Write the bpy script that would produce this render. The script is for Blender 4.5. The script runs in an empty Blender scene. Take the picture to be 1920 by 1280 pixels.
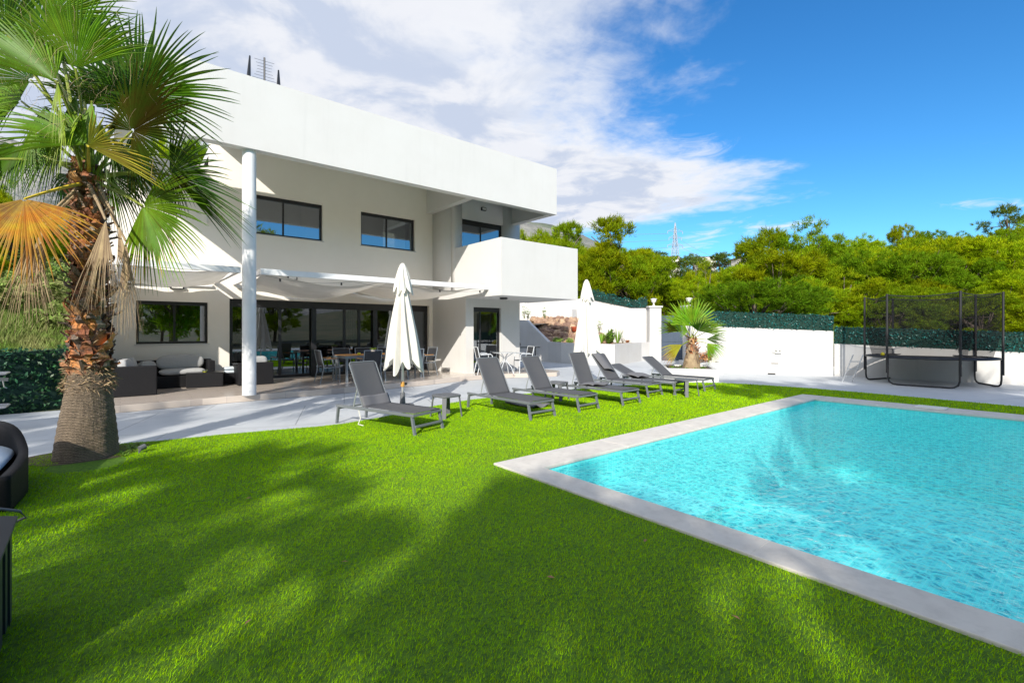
import bpy, bmesh, math, random
import numpy as np
from mathutils import Vector, Matrix, Euler
from mathutils.noise import noise as pnoise
random.seed(7); np.random.seed(7)
scene = bpy.context.scene
COL = scene.collection
rad = math.radians
# ------------------------------------------------------------------ camera
# world: X runs along the house front (to the right, away), Y towards the house, camera 1.6 m above the lawn
cam_d = bpy.data.cameras.new('camera'); cam = bpy.data.objects.new('camera', cam_d); COL.objects.link(cam)
cam.location = (0, 0, 1.6); cam.rotation_euler = (rad(90), 0, rad(50.5 - 90))
cam_d.sensor_width = 36; cam_d.lens = 36 * 891 / 1920.0
cam_d.shift_y = -21 / 1920.0
cam_d.clip_start = 0.05; cam_d.clip_end = 6000
scene.camera = cam
FW = Vector((math.cos(rad(50.5)), math.sin(rad(50.5)), 0)); RT = Vector((math.sin(rad(50.5)), -math.cos(rad(50.5)), 0)); UP = Vector((0, 0, 1))
# ------------------------------------------------------------------ light
SUN_AZ, SUN_EL = 41.0, 30.0      # light travels towards SUN_AZ (deg from +X), sun stands SUN_EL high
sd = bpy.data.lights.new('sun', 'SUN'); sun = bpy.data.objects.new('sun', sd); COL.objects.link(sun)
sd.energy = 4.4; sd.angle = rad(0.6); sd.color = (1.0, 0.94, 0.84)
travel = Vector((math.cos(rad(SUN_AZ)) * math.cos(rad(SUN_EL)), math.sin(rad(SUN_AZ)) * math.cos(rad(SUN_EL)), -math.sin(rad(SUN_EL))))
sun.rotation_euler = travel.to_track_quat('-Z', 'Y').to_euler(); sun.location = (-20, -15, 25)
scene.view_settings.view_transform = 'Standard'; scene.view_settings.look = 'None'
scene.view_settings.exposure = 0.46; scene.view_settings.gamma = 1.0
scene.cycles.max_bounces = 10; scene.cycles.transparent_max_bounces = 24
scene.cycles.sample_clamp_indirect = 6.0
# ------------------------------------------------------------------ node helper
class NT:
    def __init__(s, tree): s.t = tree; s.n = tree.nodes; s.l = tree.links
    def new(s, typ, **kw):
        n = s.n.new(typ)
        ins = kw.pop('ins', {})
        for k, v in kw.items(): setattr(n, k, v)
        for k, v in ins.items(): s.put(n, k, v)
        return n
    def put(s, n, k, v):
        i = n.inputs[k]
        if isinstance(v, bpy.types.NodeSocket): s.l.new(v, i)
        else:
            if isinstance(v, (tuple, list)) and len(v) == 3 and i.type == 'RGBA': v = (*v, 1)
            i.default_value = v
    def math(s, op, a, b=0.0, c=0.0, clamp=False):
        n = s.new('ShaderNodeMath', operation=op, use_clamp=clamp)
        s.put(n, 0, a); s.put(n, 1, b); s.put(n, 2, c); return n.outputs[0]
    def vdot(s, a, b):
        n = s.new('ShaderNodeVectorMath', operation='DOT_PRODUCT'); s.put(n, 0, a); s.put(n, 1, b); return n.outputs['Value']
    def mix(s, f, a, b, bt='MIX'):
        n = s.new('ShaderNodeMix', data_type='RGBA', blend_type=bt)
        s.put(n, 0, f); s.put(n, 6, a); s.put(n, 7, b); return n.outputs[2]
    def noise(s, vec, scale, detail=4, rough=0.55, dist=0.0, dim='3D'):
        n = s.new('ShaderNodeTexNoise', noise_dimensions=dim)
        if vec is not None: s.put(n, 'Vector', vec)
        s.put(n, 'Scale', scale); s.put(n, 'Detail', detail); s.put(n, 'Roughness', rough); s.put(n, 'Distortion', dist)
        return n.outputs[0]
    def ramp(s, f, lo, hi, a=0.0, b=1.0):
        n = s.new('ShaderNodeMapRange', interpolation_type='SMOOTHSTEP')
        s.put(n, 0, f); s.put(n, 1, lo); s.put(n, 2, hi); s.put(n, 3, a); s.put(n, 4, b); return n.outputs[0]
# ------------------------------------------------------------------ world: Nishita sky and a cloud layer
world = bpy.data.worlds.new('World'); scene.world = world; world.use_nodes = True
w = NT(world.node_tree); w.n.clear()
out = w.new('ShaderNodeOutputWorld'); bg = w.new('ShaderNodeBackground', ins={'Strength': 0.15})
sky = w.new('ShaderNodeTexSky', sky_type='NISHITA'); sky.sun_disc = False
sky.sun_elevation = rad(SUN_EL)
sky.sun_rotation = math.atan2(-travel.x, -travel.y)
sky.altitude = 100; sky.air_density = 1.0; sky.dust_density = 0.3; sky.ozone_density = 1.6
tc = w.new('ShaderNodeTexCoord').outputs['Generated']
sep = w.new('ShaderNodeSeparateXYZ', ins={0: tc})
zc = w.math('MAXIMUM', sep.outputs[2], 0.02)
f_ = w.math('DIVIDE', w.vdot(tc, tuple(FW)), zc)      # cloud layer coordinates: a plane overhead
r_ = w.math('DIVIDE', w.vdot(tc, tuple(RT)), zc)
q = w.new('ShaderNodeCombineXYZ', ins={0: f_, 1: r_, 2: 0.0}).outputs[0]
fc = w.new('ShaderNodeFloatCurve')
cv = fc.mapping.curves[0]
pts = [(-8, -1.5), (-3.8, -1.2), (-3.0, 1.9), (-1.3, 1.95), (-.7, .2), (0, .2), (1.0, .36), (1.44, .42), (1.82, .50), (2.35, .60), (2.7, 1.0), (3.1, 1.75), (3.6, 1.85), (4.15, 1.5), (4.7, .9), (5.3, .2), (7, -1.2), (12, -2)]  # cloud edge; its rear part is an unseen bank added for fill light
cv.points[0].location = ((pts[0][0] + 8) / 20, (pts[0][1] + 2) / 4); cv.points[1].location = ((pts[-1][0] + 8) / 20, (pts[-1][1] + 2) / 4)
for a, b in pts[1:-1]: cv.points.new((a + 8) / 20, (b + 2) / 4)
for p in cv.points: p.handle_type = 'AUTO_CLAMPED'
fc.mapping.update()
w.put(fc, 'Value', w.math('DIVIDE', w.math('ADD', f_, 8), 20, clamp=True))
edge = w.math('SUBTRACT', w.math('MULTIPLY', fc.outputs[0], 4), 2)
n1 = w.noise(q, 1.3, 9, 0.62, 0.6)
n2 = w.noise(q, 4.5, 8, 0.6, 0.3)
nn = w.math('ADD', w.math('MULTIPLY', w.math('SUBTRACT', n1, 0.5), 1.25), w.math('MULTIPLY', w.math('SUBTRACT', n2, 0.5), 0.95))
dd = w.math('ADD', w.math('SUBTRACT', edge, r_), nn)
cover = w.ramp(dd, -0.30, 0.62)
# thin streaks right of the cloud and small cumulus low over the trees
def blob(f0, r0, sf, sr, amp):
    a = w.math('DIVIDE', w.math('SUBTRACT', f_, f0), sf); b = w.math('DIVIDE', w.math('SUBTRACT', r_, r0), sr)
    d = w.math('ADD', w.math('MULTIPLY', a, a), w.math('MULTIPLY', b, b))
    return w.math('MULTIPLY', w.math('EXPONENT', w.math('MULTIPLY', d, -1)), amp)
nb = w.noise(q, 2.6, 8, 0.65, 1.2)
def blobs(lst):
    t = None
    for b in lst:
        v = blob(*b); t = v if t is None else w.math('MAXIMUM', t, v)
    return t
bl = blobs([(2.75, 1.02, .30, .30, .75), (2.5, .92, .12, .25, .55), (4.6, 2.6, .45, .5, .8), (5.0, 2.05, .8, .30, .8), (3.75, 3.75, .18, .40, .9), (5.8, 2.15, .7, .4, .8), (6.4, 3.3, .5, .8, .5), (7.2, 2.3, 1.3, .5, .7)])
streak = w.ramp(w.math('ADD', w.math('SUBTRACT', bl, 0.62), w.math('MULTIPLY', w.math('SUBTRACT', nb, 0.5), 2.2)), -0.25, 0.75, 0, .85)
cover = w.math('MAXIMUM', cover, streak)
dens = w.ramp(w.noise(q, 2.1, 8, 0.58, 0.4), 0.42, 0.60)
blue_g = w.mix(w.math('MULTIPLY', dens, 1.0), (2.7, 3.1, 3.95), (4.2, 4.3, 4.6))
thick = w.ramp(dd, 0.0, 0.9)
ccol = w.mix(w.math('MULTIPLY', thick, 0.9), (4.6, 4.7, 4.9), blue_g)
fill_glow = w.math('POWER', w.math('MAXIMUM', w.vdot(tc, tuple(-travel)), 0.0), 3.0)      # unseen clouds around the sun brightened, added as fill for the shaded facade
sc_ = w.new('ShaderNodeVectorMath', operation='SCALE'); w.put(sc_, 0, ccol); w.put(sc_, 'Scale', w.math('MULTIPLY_ADD', fill_glow, 1.3, 1.0)); ccol = sc_.outputs[0]
hsv = w.new('ShaderNodeHueSaturation', ins={'Saturation': 1.28, 'Value': 1.0, 'Color': sky.outputs[0]})
skyc = w.mix(1.0, hsv.outputs[0], (0.42, 0.76, 0.93), 'MULTIPLY')
up = w.ramp(sep.outputs[2], 0.0, 0.04)
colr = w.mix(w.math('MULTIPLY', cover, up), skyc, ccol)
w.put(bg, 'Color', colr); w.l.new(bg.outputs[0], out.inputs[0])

# ------------------------------------------------------------------ materials
MATS = {}
def mat(name, base=(.5, .5, .5), rough=.6, metal=0., spec=.5, var=None, vscale=3., vamt=.5, bump=0., bscale=60., bdist=.003, island=0., trans=0., coord='Object', detail=5, var2=None, v2scale=.7, v2amt=.5, sheen=0., streak=0.):
    m = bpy.data.materials.new(name); m.use_nodes = True; t = NT(m.node_tree); t.n.clear()
    o = t.new('ShaderNodeOutputMaterial'); b = t.new('ShaderNodeBsdfPrincipled')
    tcx = t.new('ShaderNodeTexCoord').outputs[coord]
    c = (*base, 1)
    rgb = t.new('ShaderNodeRGB'); rgb.outputs[0].default_value = c; c = rgb.outputs[0]
    if var is not None:
        f = t.ramp(t.noise(tcx, vscale, detail, .6), .35, .68, 0, vamt); c = t.mix(f, c, var)
    if var2 is not None:
        f = t.ramp(t.noise(tcx, v2scale, 6, .65), .42, .7, 0, v2amt); c = t.mix(f, c, var2)
    if streak:
        mp = t.new('ShaderNodeMapping', ins={'Vector': tcx}); mp.inputs['Scale'].default_value = (2.2, 2.2, .16)
        c = t.mix(t.ramp(t.noise(mp.outputs[0], 2.2, 6, .65), .50, .78, 0, streak), c, tuple(x * .80 for x in base))
    if island:
        g = t.new('ShaderNodeNewGeometry').outputs['Random Per Island']
        v = t.math('MULTIPLY_ADD', g, 2 * island, 1 - island)
        hs = t.new('ShaderNodeHueSaturation', ins={'Value': v, 'Color': c, 'Hue': t.math('MULTIPLY_ADD', g, .03 , .485)}); c = hs.outputs[0]
    t.put(b, 'Base Color', c); t.put(b, 'Roughness', rough); t.put(b, 'Metallic', metal)
    b.inputs['Specular IOR Level'].default_value = spec
    if sheen: b.inputs['Sheen Weight'].default_value = sheen
    if bump:
        bn = t.new('ShaderNodeBump', ins={'Strength': bump, 'Distance': bdist, 'Height': t.noise(tcx, bscale, 6, .6)})
        t.put(b, 'Normal', bn.outputs[0])
    if trans:
        tr = t.new('ShaderNodeBsdfTranslucent', ins={'Color': c}); mx = t.new('ShaderNodeMixShader', ins={0: trans})
        t.l.new(b.outputs[0], mx.inputs[1]); t.l.new(tr.outputs[0], mx.inputs[2]); t.l.new(mx.outputs[0], o.inputs[0])
    else: t.l.new(b.outputs[0], o.inputs[0])
    MATS[name] = m; m['bsdf'] = b.name
    return m
mat('stucco', (.63, .622, .605), .85, streak=.22, var=(.60, .59, .57), vscale=1.3, vamt=.5, bump=.35, bscale=55, bdist=.004, var2=(.58, .565, .54), v2scale=.45, v2amt=.35)
mat('bounce_cream_stucco', (.87, .82, .745), .85, var=(.83, .78, .70), vscale=1.3, vamt=.5, bump=.35, bscale=55, bdist=.004, var2=(.79, .73, .65), v2scale=.45, v2amt=.35)  # cream facade; bounce light in its shade is put into a lighter colour
mat('wall_paint', (.60, .595, .585), .85, streak=.6, var=(.56, .55, .54), vscale=1.1, vamt=.5, bump=.4, bscale=40, bdist=.006, var2=(.53, .50, .46), v2scale=.6, v2amt=.4)
mat('white_metal', (.80, .80, .80), .35, var=(.70, .69, .67), vscale=4, vamt=.4)
mat('dark_frame', (.018, .018, .021), .35, var=(.03, .03, .033), vscale=5)
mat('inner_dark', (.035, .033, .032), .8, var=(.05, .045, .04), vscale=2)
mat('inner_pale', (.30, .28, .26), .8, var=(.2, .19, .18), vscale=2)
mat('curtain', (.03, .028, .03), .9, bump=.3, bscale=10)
mat('grass_blade', (.34, .57, .001), .9, spec=.0, island=.35, trans=.22, var=(.36, .58, .002), vscale=.9, vamt=.8, var2=(.18, .42, .002), v2scale=2.2, v2amt=.5)
mat('lawn_base', (.12, .26, .002), .95, var=(.03, .09, .005), vscale=40, vamt=.8, bump=.9, bscale=160, bdist=.02)
mat('earth', (.16, .12, .075), .95, var=(.09, .075, .04), vscale=8, vamt=.8, bump=.8, bscale=25, bdist=.03)
mat('slope_grass', (.13, .19, .035), .95, var=(.28, .24, .10), vscale=.7, vamt=.8, bump=.9, bscale=6, bdist=.1, var2=(.06, .10, .02), v2scale=.25, v2amt=.7)
mat('slope_blade', (.16, .26, .035), .8, island=.5, trans=.3, var=(.33, .30, .13), vscale=1.2, vamt=.8)
mat('forest_floor', (.05, .06, .02), .95, var=(.14, .11, .06), vscale=.3, vamt=.6, bump=.6, bscale=3, bdist=.2)
mat('mountain_rock', (.26, .245, .23), .95, var=(.16, .17, .13), vscale=.012, vamt=.9, bump=1., bscale=.05, bdist=14., var2=(.10, .13, .06), v2scale=.006, v2amt=.8, coord='Object')
mat('lounger_mesh', (.075, .076, .082), .75, var=(.09, .088, .09), vscale=3, vamt=.4, bump=.25, bscale=400, bdist=.001)
mat('lounger_frame', (.14, .155, .17), .42, metal=.0, var=(.17, .18, .19), vscale=6)
mat('towel', (.13, .13, .14), .95, bump=.5, bscale=200, bdist=.003)
mat('resin_grey', (.115, .12, .13), .55, bump=.2, bscale=120)
mat('alu', (.62, .64, .66), .35, metal=.6, var=(.5, .5, .5), vscale=5)
mat('steel', (.5, .5, .52), .28, metal=.9)
mat('canvas_white', (.82, .80, .75), .9, var=(.74, .70, .62), vscale=3, vamt=.5, trans=.22, bump=.35, bscale=220, bdist=.002)
mat('shade_fabric', (.70, .67, .61), .9, trans=.30, var=(.60, .57, .50), vscale=2.5, vamt=.5, bump=.3, bscale=180, bdist=.002)
mat('pole_metal', (.72, .72, .70), .35, metal=.25)
mat('wood_clamp', (.55, .28, .06), .5)
mat('black_plastic', (.015, .015, .017), .4)
mat('wicker', (.007, .007, .009), .6, spec=.25, bump=.9, bscale=90, bdist=.01, var=(.012, .012, .014), vscale=60)
mat('cushion_grey', (.36, .365, .37), .95, bump=.5, bscale=12, bdist=.02, sheen=.2)
mat('cushion_pale', (.55, .62, .68), .9, bump=.4, bscale=15, bdist=.015)
mat('cushion_blue', (.16, .19, .23), .95, bump=.4, bscale=15, bdist=.015)
mat('teak', (.55, .27, .075), .5, var=(.42, .18, .04), vscale=9, vamt=.7)
mat('chair_sling', (.028, .03, .036), .7, bump=.2, bscale=300, bdist=.001)
mat('chair_frame', (.22, .25, .28), .4, metal=.3)
mat('chair_white', (.62, .65, .68), .35, metal=.2)
mat('glass_top', (.22, .27, .28), .08, spec=.9)
mat('terracotta', (.42, .075, .03), .7, var=(.3, .07, .03), vscale=6)
mat('roof_tile', (.40, .17, .09), .8, var=(.3, .13, .08), vscale=1.5)
mat('villa_wall', (.72, .68, .60), .9, var=(.6, .56, .5), vscale=.5)
mat('pot_white', (.72, .70, .66), .5)
mat('yellow_plastic', (.65, .60, .02), .4)
mat('gate_paint', (.065, .088, .125), .7, spec=.2, var=(.08, .105, .145), vscale=4, vamt=.5)
mat('hedge_pvc', (.008, .085, .075), .40, island=.8, var=(.02, .17, .15), vscale=2.5, vamt=.7, trans=.1)
mat('hedge_back', (.004, .028, .022), .9, var=(.01, .05, .03), vscale=30)
mat('hedge_dark', (.010, .065, .028), .5, island=.7, var=(.03, .10, .02), vscale=1.4, vamt=.8, trans=.15)
mat('bush_leaf', (.13, .24, .02), .6, island=.5, trans=.3, var=(.15, .2, .04), vscale=3)
mat('aloe', (.20, .34, .03), .5, island=.3, trans=.2, var=(.2, .28, .06), vscale=3)
mat('dry_stem', (.19, .15, .11), .9)
mat('rock', (.36, .235, .16), .9, island=.45, var=(.26, .16, .105), vscale=5, vamt=.7, bump=.8, bscale=18, bdist=.03)
mat('bed_earth', (.34, .27, .19), .95, var=(.22, .17, .11), vscale=5, bump=.9, bscale=18, bdist=.04)
mat('palm_bright', (.16, .34, .012), .45, trans=.4, spec=.3, var=(.30, .42, .03), vscale=3, vamt=.8, island=.3)
mat('soil', (.11, .085, .05), .95, var=(.07, .055, .03), vscale=12, bump=.9, bscale=30, bdist=.03)
mat('plant_dry', (.45, .20, .09), .9, island=.5)
mat('bark', (.17, .13, .10), .95, var=(.10, .08, .06), vscale=6, bump=.8, bscale=12, bdist=.04)
mat('palm_green', (.026, .082, .003), .40, trans=.30, var=(.085, .17, .005), vscale=2.2, vamt=.8, island=.25, spec=.3)
mat('palm_light', (.095, .20, .006), .42, trans=.38, var=(.22, .38, .02), vscale=2.2, vamt=.8, island=.25, spec=.3)
mat('palm_olive_shade', (.022, .040, .004), 1., trans=.15, spec=.0, var=(.045, .03, .006), vscale=2.5, vamt=.8, island=.2)  # olive fans, with the shade of their undersides put into a darker colour
mat('palm_lime', (.30, .40, .015), .45, trans=.4, spec=.3, var=(.18, .30, .01), vscale=3, vamt=.8, island=.3)
mat('palm_yellow', (.52, .42, .035), .45, trans=.4, var=(.34, .36, .03), vscale=3, vamt=.8, island=.2)
mat('palm_orange', (.60, .24, .03), .55, trans=.35, var=(.60, .42, .04), vscale=5, vamt=.9, island=.3, var2=(.33, .20, .10), v2scale=3, v2amt=.8)
mat('palm_dead', (.30, .215, .13), .9, trans=.2, var=(.44, .33, .20), vscale=5, vamt=.8, island=.5)
mat('petiole', (.21, .27, .03), .45, var=(.34, .33, .05), vscale=3)
mat('petiole_yellow', (.62, .46, .03), .45)
mat('palm_fibre', (.20, .155, .105), .95, bump=1., bscale=40, bdist=.03)
mat('palm_boot', (.42, .20, .10), .85, island=.5, var=(.15, .10, .075), vscale=7, vamt=.95, bump=.9, bscale=22, bdist=.03, var2=(.75, .26, .05), v2scale=4, v2amt=.7)
mat('boot_grey', (.24, .18, .135), .9, island=.4, bump=.9, bscale=22, bdist=.03, var=(.12, .09, .07), vscale=8)
mat('fibre_thread', (.36, .25, .15), .95, island=.5)
mat('leaf_litter', (.30, .15, .08), .9, island=.5)
mat('coping', (.64, .60, .54), .7, var=(.56, .52, .465), vscale=2.5, vamt=.6, bump=.35, bscale=70, bdist=.004, var2=(.45, .415, .37), v2scale=9, v2amt=.45)
mat('skimmer_lid', (.75, .73, .66), .6)
mat('net_cord', (.012, .012, .014), .6)
mat('rubber_mat', (.02, .02, .024), .7)
mat('steel_black', (.02, .021, .024), .35, metal=.2)
mat('pylon_steel', (.34, .38, .42), .6)
mat('cable', (.22, .24, .27), .5)
mat('box_blue', (.022, .03, .042), .5, bump=.2, bscale=40)
mat('box_pale', (.75, .73, .68), .5)

def tree_mat(name, a, b_, c_):
    m = bpy.data.materials.new(name); m.use_nodes = True; t = NT(m.node_tree); t.n.clear()
    o = t.new('ShaderNodeOutputMaterial'); b = t.new('ShaderNodeBsdfPrincipled', ins={'Roughness': .6})
    b.inputs['Specular IOR Level'].default_value = .08
    ob = t.new('ShaderNodeObjectInfo').outputs['Random']
    tcx = t.new('ShaderNodeTexCoord').outputs['Object']
    c = t.mix(t.ramp(t.noise(tcx, .9, 4), .38, .62), a, b_)
    c = t.mix(t.math('MULTIPLY', ob, .85), c, c_)
    g = t.new('ShaderNodeNewGeometry').outputs['Random Per Island']; ov = t.math('MULTIPLY_ADD', t.math('FRACT', t.math('MULTIPLY', ob, 7.31)), .65, .62)
    hs = t.new('ShaderNodeHueSaturation', ins={'Value': t.math('MULTIPLY', ov, t.math('MULTIPLY_ADD', g, .8, .6)), 'Hue': t.math('MULTIPLY_ADD', g, .03, .485), 'Color': c})
    t.put(b, 'Base Color', hs.outputs[0])
    tr = t.new('ShaderNodeBsdfTranslucent', ins={'Color': hs.outputs[0]}); mx = t.new('ShaderNodeMixShader', ins={0: .48})
    t.l.new(b.outputs[0], mx.inputs[1]); t.l.new(tr.outputs[0], mx.inputs[2]); t.l.new(mx.outputs[0], o.inputs[0])
    MATS[name] = m
tree_mat('pine_needles', (.27, .36, .004), (.42, .46, .004), (.13, .27, .008))
tree_mat('pine_dark', (.11, .17, .02), (.17, .22, .02), (.12, .19, .04))

def tiles(name, base, grout, sx, sy, rot=0., rough=.3, mortar=.004, var=.06, bumpd=.002, bump2=.0, stain=None, off=0.5):
    m = bpy.data.materials.new(name); m.use_nodes = True; t = NT(m.node_tree); t.n.clear()
    o = t.new('ShaderNodeOutputMaterial'); b = t.new('ShaderNodeBsdfPrincipled', ins={'Roughness': rough})
    tcx = t.new('ShaderNodeTexCoord').outputs['Object']
    mp = t.new('ShaderNodeMapping', ins={'Vector': tcx}); mp.inputs['Rotation'].default_value = (0, 0, rot)
    br = t.new('ShaderNodeTexBrick', ins={'Vector': mp.outputs[0], 'Scale': 1.0, 'Mortar Size': mortar, 'Mortar Smooth': .1, 'Brick Width': sx, 'Row Height': sy, 'Bias': 0.0})
    br.offset = off; br.squash = 1
    lo = tuple(x * (1 - var) for x in base); hi = tuple(x * (1 + var) for x in base)
    t.put(br, 'Color1', lo); t.put(br, 'Color2', hi); t.put(br, 'Mortar', grout)
    c = br.outputs[0]
    if stain is not None:
        c = t.mix(t.ramp(t.noise(tcx, .55, 7, .62), .42, .72, 0, .7), c, stain)
        c = t.mix(t.ramp(t.noise(tcx, 3.1, 6, .65), .50, .75, 0, .35), c, tuple(x * .78 for x in stain))
    t.put(b, 'Base Color', c)
    h = t.math('SUBTRACT', t.math('MULTIPLY', t.noise(tcx, 30, 5), bump2), br.outputs[1])
    bn = t.new('ShaderNodeBump', ins={'Strength': .7, 'Distance': bumpd, 'Height': h}); t.put(b, 'Normal', bn.outputs[0])
    t.l.new(b.outputs[0], o.inputs[0]); MATS[name] = m
tiles('terrace_tile', (.55, .475, .41), (.42, .36, .32), 1.2, .3, rough=.16, var=.08)
tiles('patio_concrete', (.52, .54, .56), (.30, .32, .34), 2.6, 2.2, rot=.35, rough=.55, mortar=.010, var=.03, bumpd=.004, bump2=.8, stain=(.41, .44, .47), off=.3)

def mosaic(name):
    m = bpy.data.materials.new(name); m.use_nodes = True; t = NT(m.node_tree); t.n.clear()
    o = t.new('ShaderNodeOutputMaterial'); b = t.new('ShaderNodeBsdfPrincipled', ins={'Roughness': .5})
    tcx = t.new('ShaderNodeTexCoord').outputs['Object']
    sp = t.new('ShaderNodeSeparateXYZ', ins={0: tcx})
    geo = t.new('ShaderNodeNewGeometry'); nz = t.new('ShaderNodeSeparateXYZ', ins={0: geo.outputs['True Normal']})
    flat = t.math('GREATER_THAN', t.math('ABSOLUTE', nz.outputs[2]), .5)
    facex = t.math('GREATER_THAN', t.math('ABSOLUTE', nz.outputs[0]), .5)
    def mx(f, a, c): return t.math('ADD', t.math('MULTIPLY', f, a), t.math('MULTIPLY', t.math('SUBTRACT', 1, f), c))
    u = mx(flat, sp.outputs[0], mx(facex, sp.outputs[1], sp.outputs[0])); v = mx(flat, sp.outputs[1], sp.outputs[2])
    vec = t.new('ShaderNodeCombineXYZ', ins={0: u, 1: v, 2: 0.0}).outputs[0]
    br = t.new('ShaderNodeTexBrick', ins={'Vector': vec, 'Scale': 1.0, 'Mortar Size': .0025, 'Mortar Smooth': .1, 'Brick Width': .05, 'Row Height': .05, 'Bias': 0.0})
    br.offset = 0; t.put(br, 'Color1', (.11, .82, .80)); t.put(br, 'Color2', (.17, .88, .86)); t.put(br, 'Mortar', (.34, .90, .88))
    t.put(b, 'Base Color', br.outputs[0]); t.l.new(b.outputs[0], o.inputs[0]); MATS[name] = m
mosaic('pool_mosaic')

def water():
    m = bpy.data.materials.new('pool_water'); m.use_nodes = True; t = NT(m.node_tree); t.n.clear()
    o = t.new('ShaderNodeOutputMaterial'); tcx = t.new('ShaderNodeTexCoord').outputs['Object']
    mp = t.new('ShaderNodeMapping', ins={'Vector': tcx}); mp.inputs['Scale'].default_value = (1., 1.25, 1.); mp.inputs['Rotation'].default_value = (0, 0, .5)
    a = t.noise(mp.outputs[0], 5.5, 3, .5, .8); b_ = t.noise(mp.outputs[0], 17, 3, .5, .6)
    h = t.math('ADD', a, t.math('MULTIPLY', b_, .36))
    bn = t.new('ShaderNodeBump', ins={'Strength': 1.0, 'Distance': .036, 'Height': h}).outputs[0]
    # caustics put into the surface colour: a cell pattern of bright lines
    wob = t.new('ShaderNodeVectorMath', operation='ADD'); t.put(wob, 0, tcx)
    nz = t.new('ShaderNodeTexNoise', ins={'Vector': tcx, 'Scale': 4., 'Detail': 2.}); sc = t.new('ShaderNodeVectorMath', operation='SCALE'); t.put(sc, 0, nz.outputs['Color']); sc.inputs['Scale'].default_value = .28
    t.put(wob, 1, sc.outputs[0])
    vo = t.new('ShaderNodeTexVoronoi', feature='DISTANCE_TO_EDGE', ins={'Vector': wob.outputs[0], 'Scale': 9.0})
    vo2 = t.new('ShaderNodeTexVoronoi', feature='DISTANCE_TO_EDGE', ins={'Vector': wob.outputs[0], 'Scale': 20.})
    caustic_tint = t.math('MAXIMUM', t.ramp(vo.outputs['Distance'], .03, .30, 1., .0), t.ramp(vo2.outputs['Distance'], .02, .26, .8, .0))
    tcol = t.mix(caustic_tint, (.26, .58, .72), (1.28, 1.22, 1.20))
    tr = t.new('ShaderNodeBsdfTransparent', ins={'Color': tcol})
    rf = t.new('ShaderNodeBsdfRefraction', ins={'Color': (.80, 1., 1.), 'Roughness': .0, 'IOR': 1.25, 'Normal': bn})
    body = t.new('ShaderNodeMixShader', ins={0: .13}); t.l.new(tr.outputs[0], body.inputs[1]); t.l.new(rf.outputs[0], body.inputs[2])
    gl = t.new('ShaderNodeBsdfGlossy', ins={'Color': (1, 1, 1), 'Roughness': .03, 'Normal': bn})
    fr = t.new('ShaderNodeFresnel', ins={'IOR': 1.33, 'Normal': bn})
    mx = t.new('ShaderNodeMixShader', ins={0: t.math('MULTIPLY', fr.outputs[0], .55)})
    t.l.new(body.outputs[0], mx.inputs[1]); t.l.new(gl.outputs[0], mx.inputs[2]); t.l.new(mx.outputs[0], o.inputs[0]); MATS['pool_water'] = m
water()

def glass(name, refl, tint):
    m = bpy.data.materials.new(name); m.use_nodes = True; t = NT(m.node_tree); t.n.clear()
    o = t.new('ShaderNodeOutputMaterial')
    tr = t.new('ShaderNodeBsdfTransparent', ins={'Color': tint}); gl = t.new('ShaderNodeBsdfGlossy', ins={'Color': (.85, .92, 1.), 'Roughness': .0})
    lw = t.new('ShaderNodeFresnel', ins={'IOR': 1.5})
    f = t.math('ADD', t.math('MULTIPLY', lw.outputs[0], 1.2), refl, clamp=True)
    mx = t.new('ShaderNodeMixShader', ins={0: f}); t.l.new(tr.outputs[0], mx.inputs[1]); t.l.new(gl.outputs[0], mx.inputs[2]); t.l.new(mx.outputs[0], o.inputs[0]); MATS[name] = m
glass('window_glass', .34, (.30, .31, .32)); glass('door_glass', .17, (.26, .27, .28)); glass('clear_glass', .05, (.9, .92, .92))

def net_mat():
    m = bpy.data.materials.new('safety_net'); m.use_nodes = True; t = NT(m.node_tree); t.n.clear()
    o = t.new('ShaderNodeOutputMaterial'); b = t.new('ShaderNodeBsdfDiffuse', ins={'Color': (.012, .012, .015, 1)})
    tr = t.new('ShaderNodeBsdfTransparent'); mx = t.new('ShaderNodeMixShader', ins={0: .40})
    t.l.new(tr.outputs[0], mx.inputs[1]); t.l.new(b.outputs[0], mx.inputs[2]); t.l.new(mx.outputs[0], o.inputs[0]); MATS['safety_net'] = m
net_mat()

def fibre():   # woven crosshatch of the lower palm trunk
    m = MATS['palm_fibre']; t = NT(m.node_tree); b = m.node_tree.nodes[m['bsdf']]
    tcx = t.new('ShaderNodeTexCoord').outputs['Object']
    w1 = t.new('ShaderNodeTexWave', wave_type='BANDS', bands_direction='Z', ins={'Vector': tcx, 'Scale': 17., 'Distortion': 4.5, 'Detail': 4., 'Detail Scale': 3.})
    mp = t.new('ShaderNodeMapping', ins={'Vector': tcx}); mp.inputs['Scale'].default_value = (1, 1, .09)
    w2 = t.noise(mp.outputs[0], 32, 4, .6)
    h = t.math('ADD', t.math('MULTIPLY', w1.outputs[1], .6), w2)
    c = t.mix(t.ramp(h, .45, 1.1), (.085, .065, .048), (.27, .205, .14))
    c = t.mix(t.ramp(t.noise(tcx, 2.3, 5, .6), .45, .7, 0, .5), c, (.34, .25, .16))
    t.put(b, 'Base Color', c)
    bn = t.new('ShaderNodeBump', ins={'Strength': 1., 'Distance': .02, 'Height': h}); t.put(b, 'Normal', bn.outputs[0])
fibre()

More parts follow.
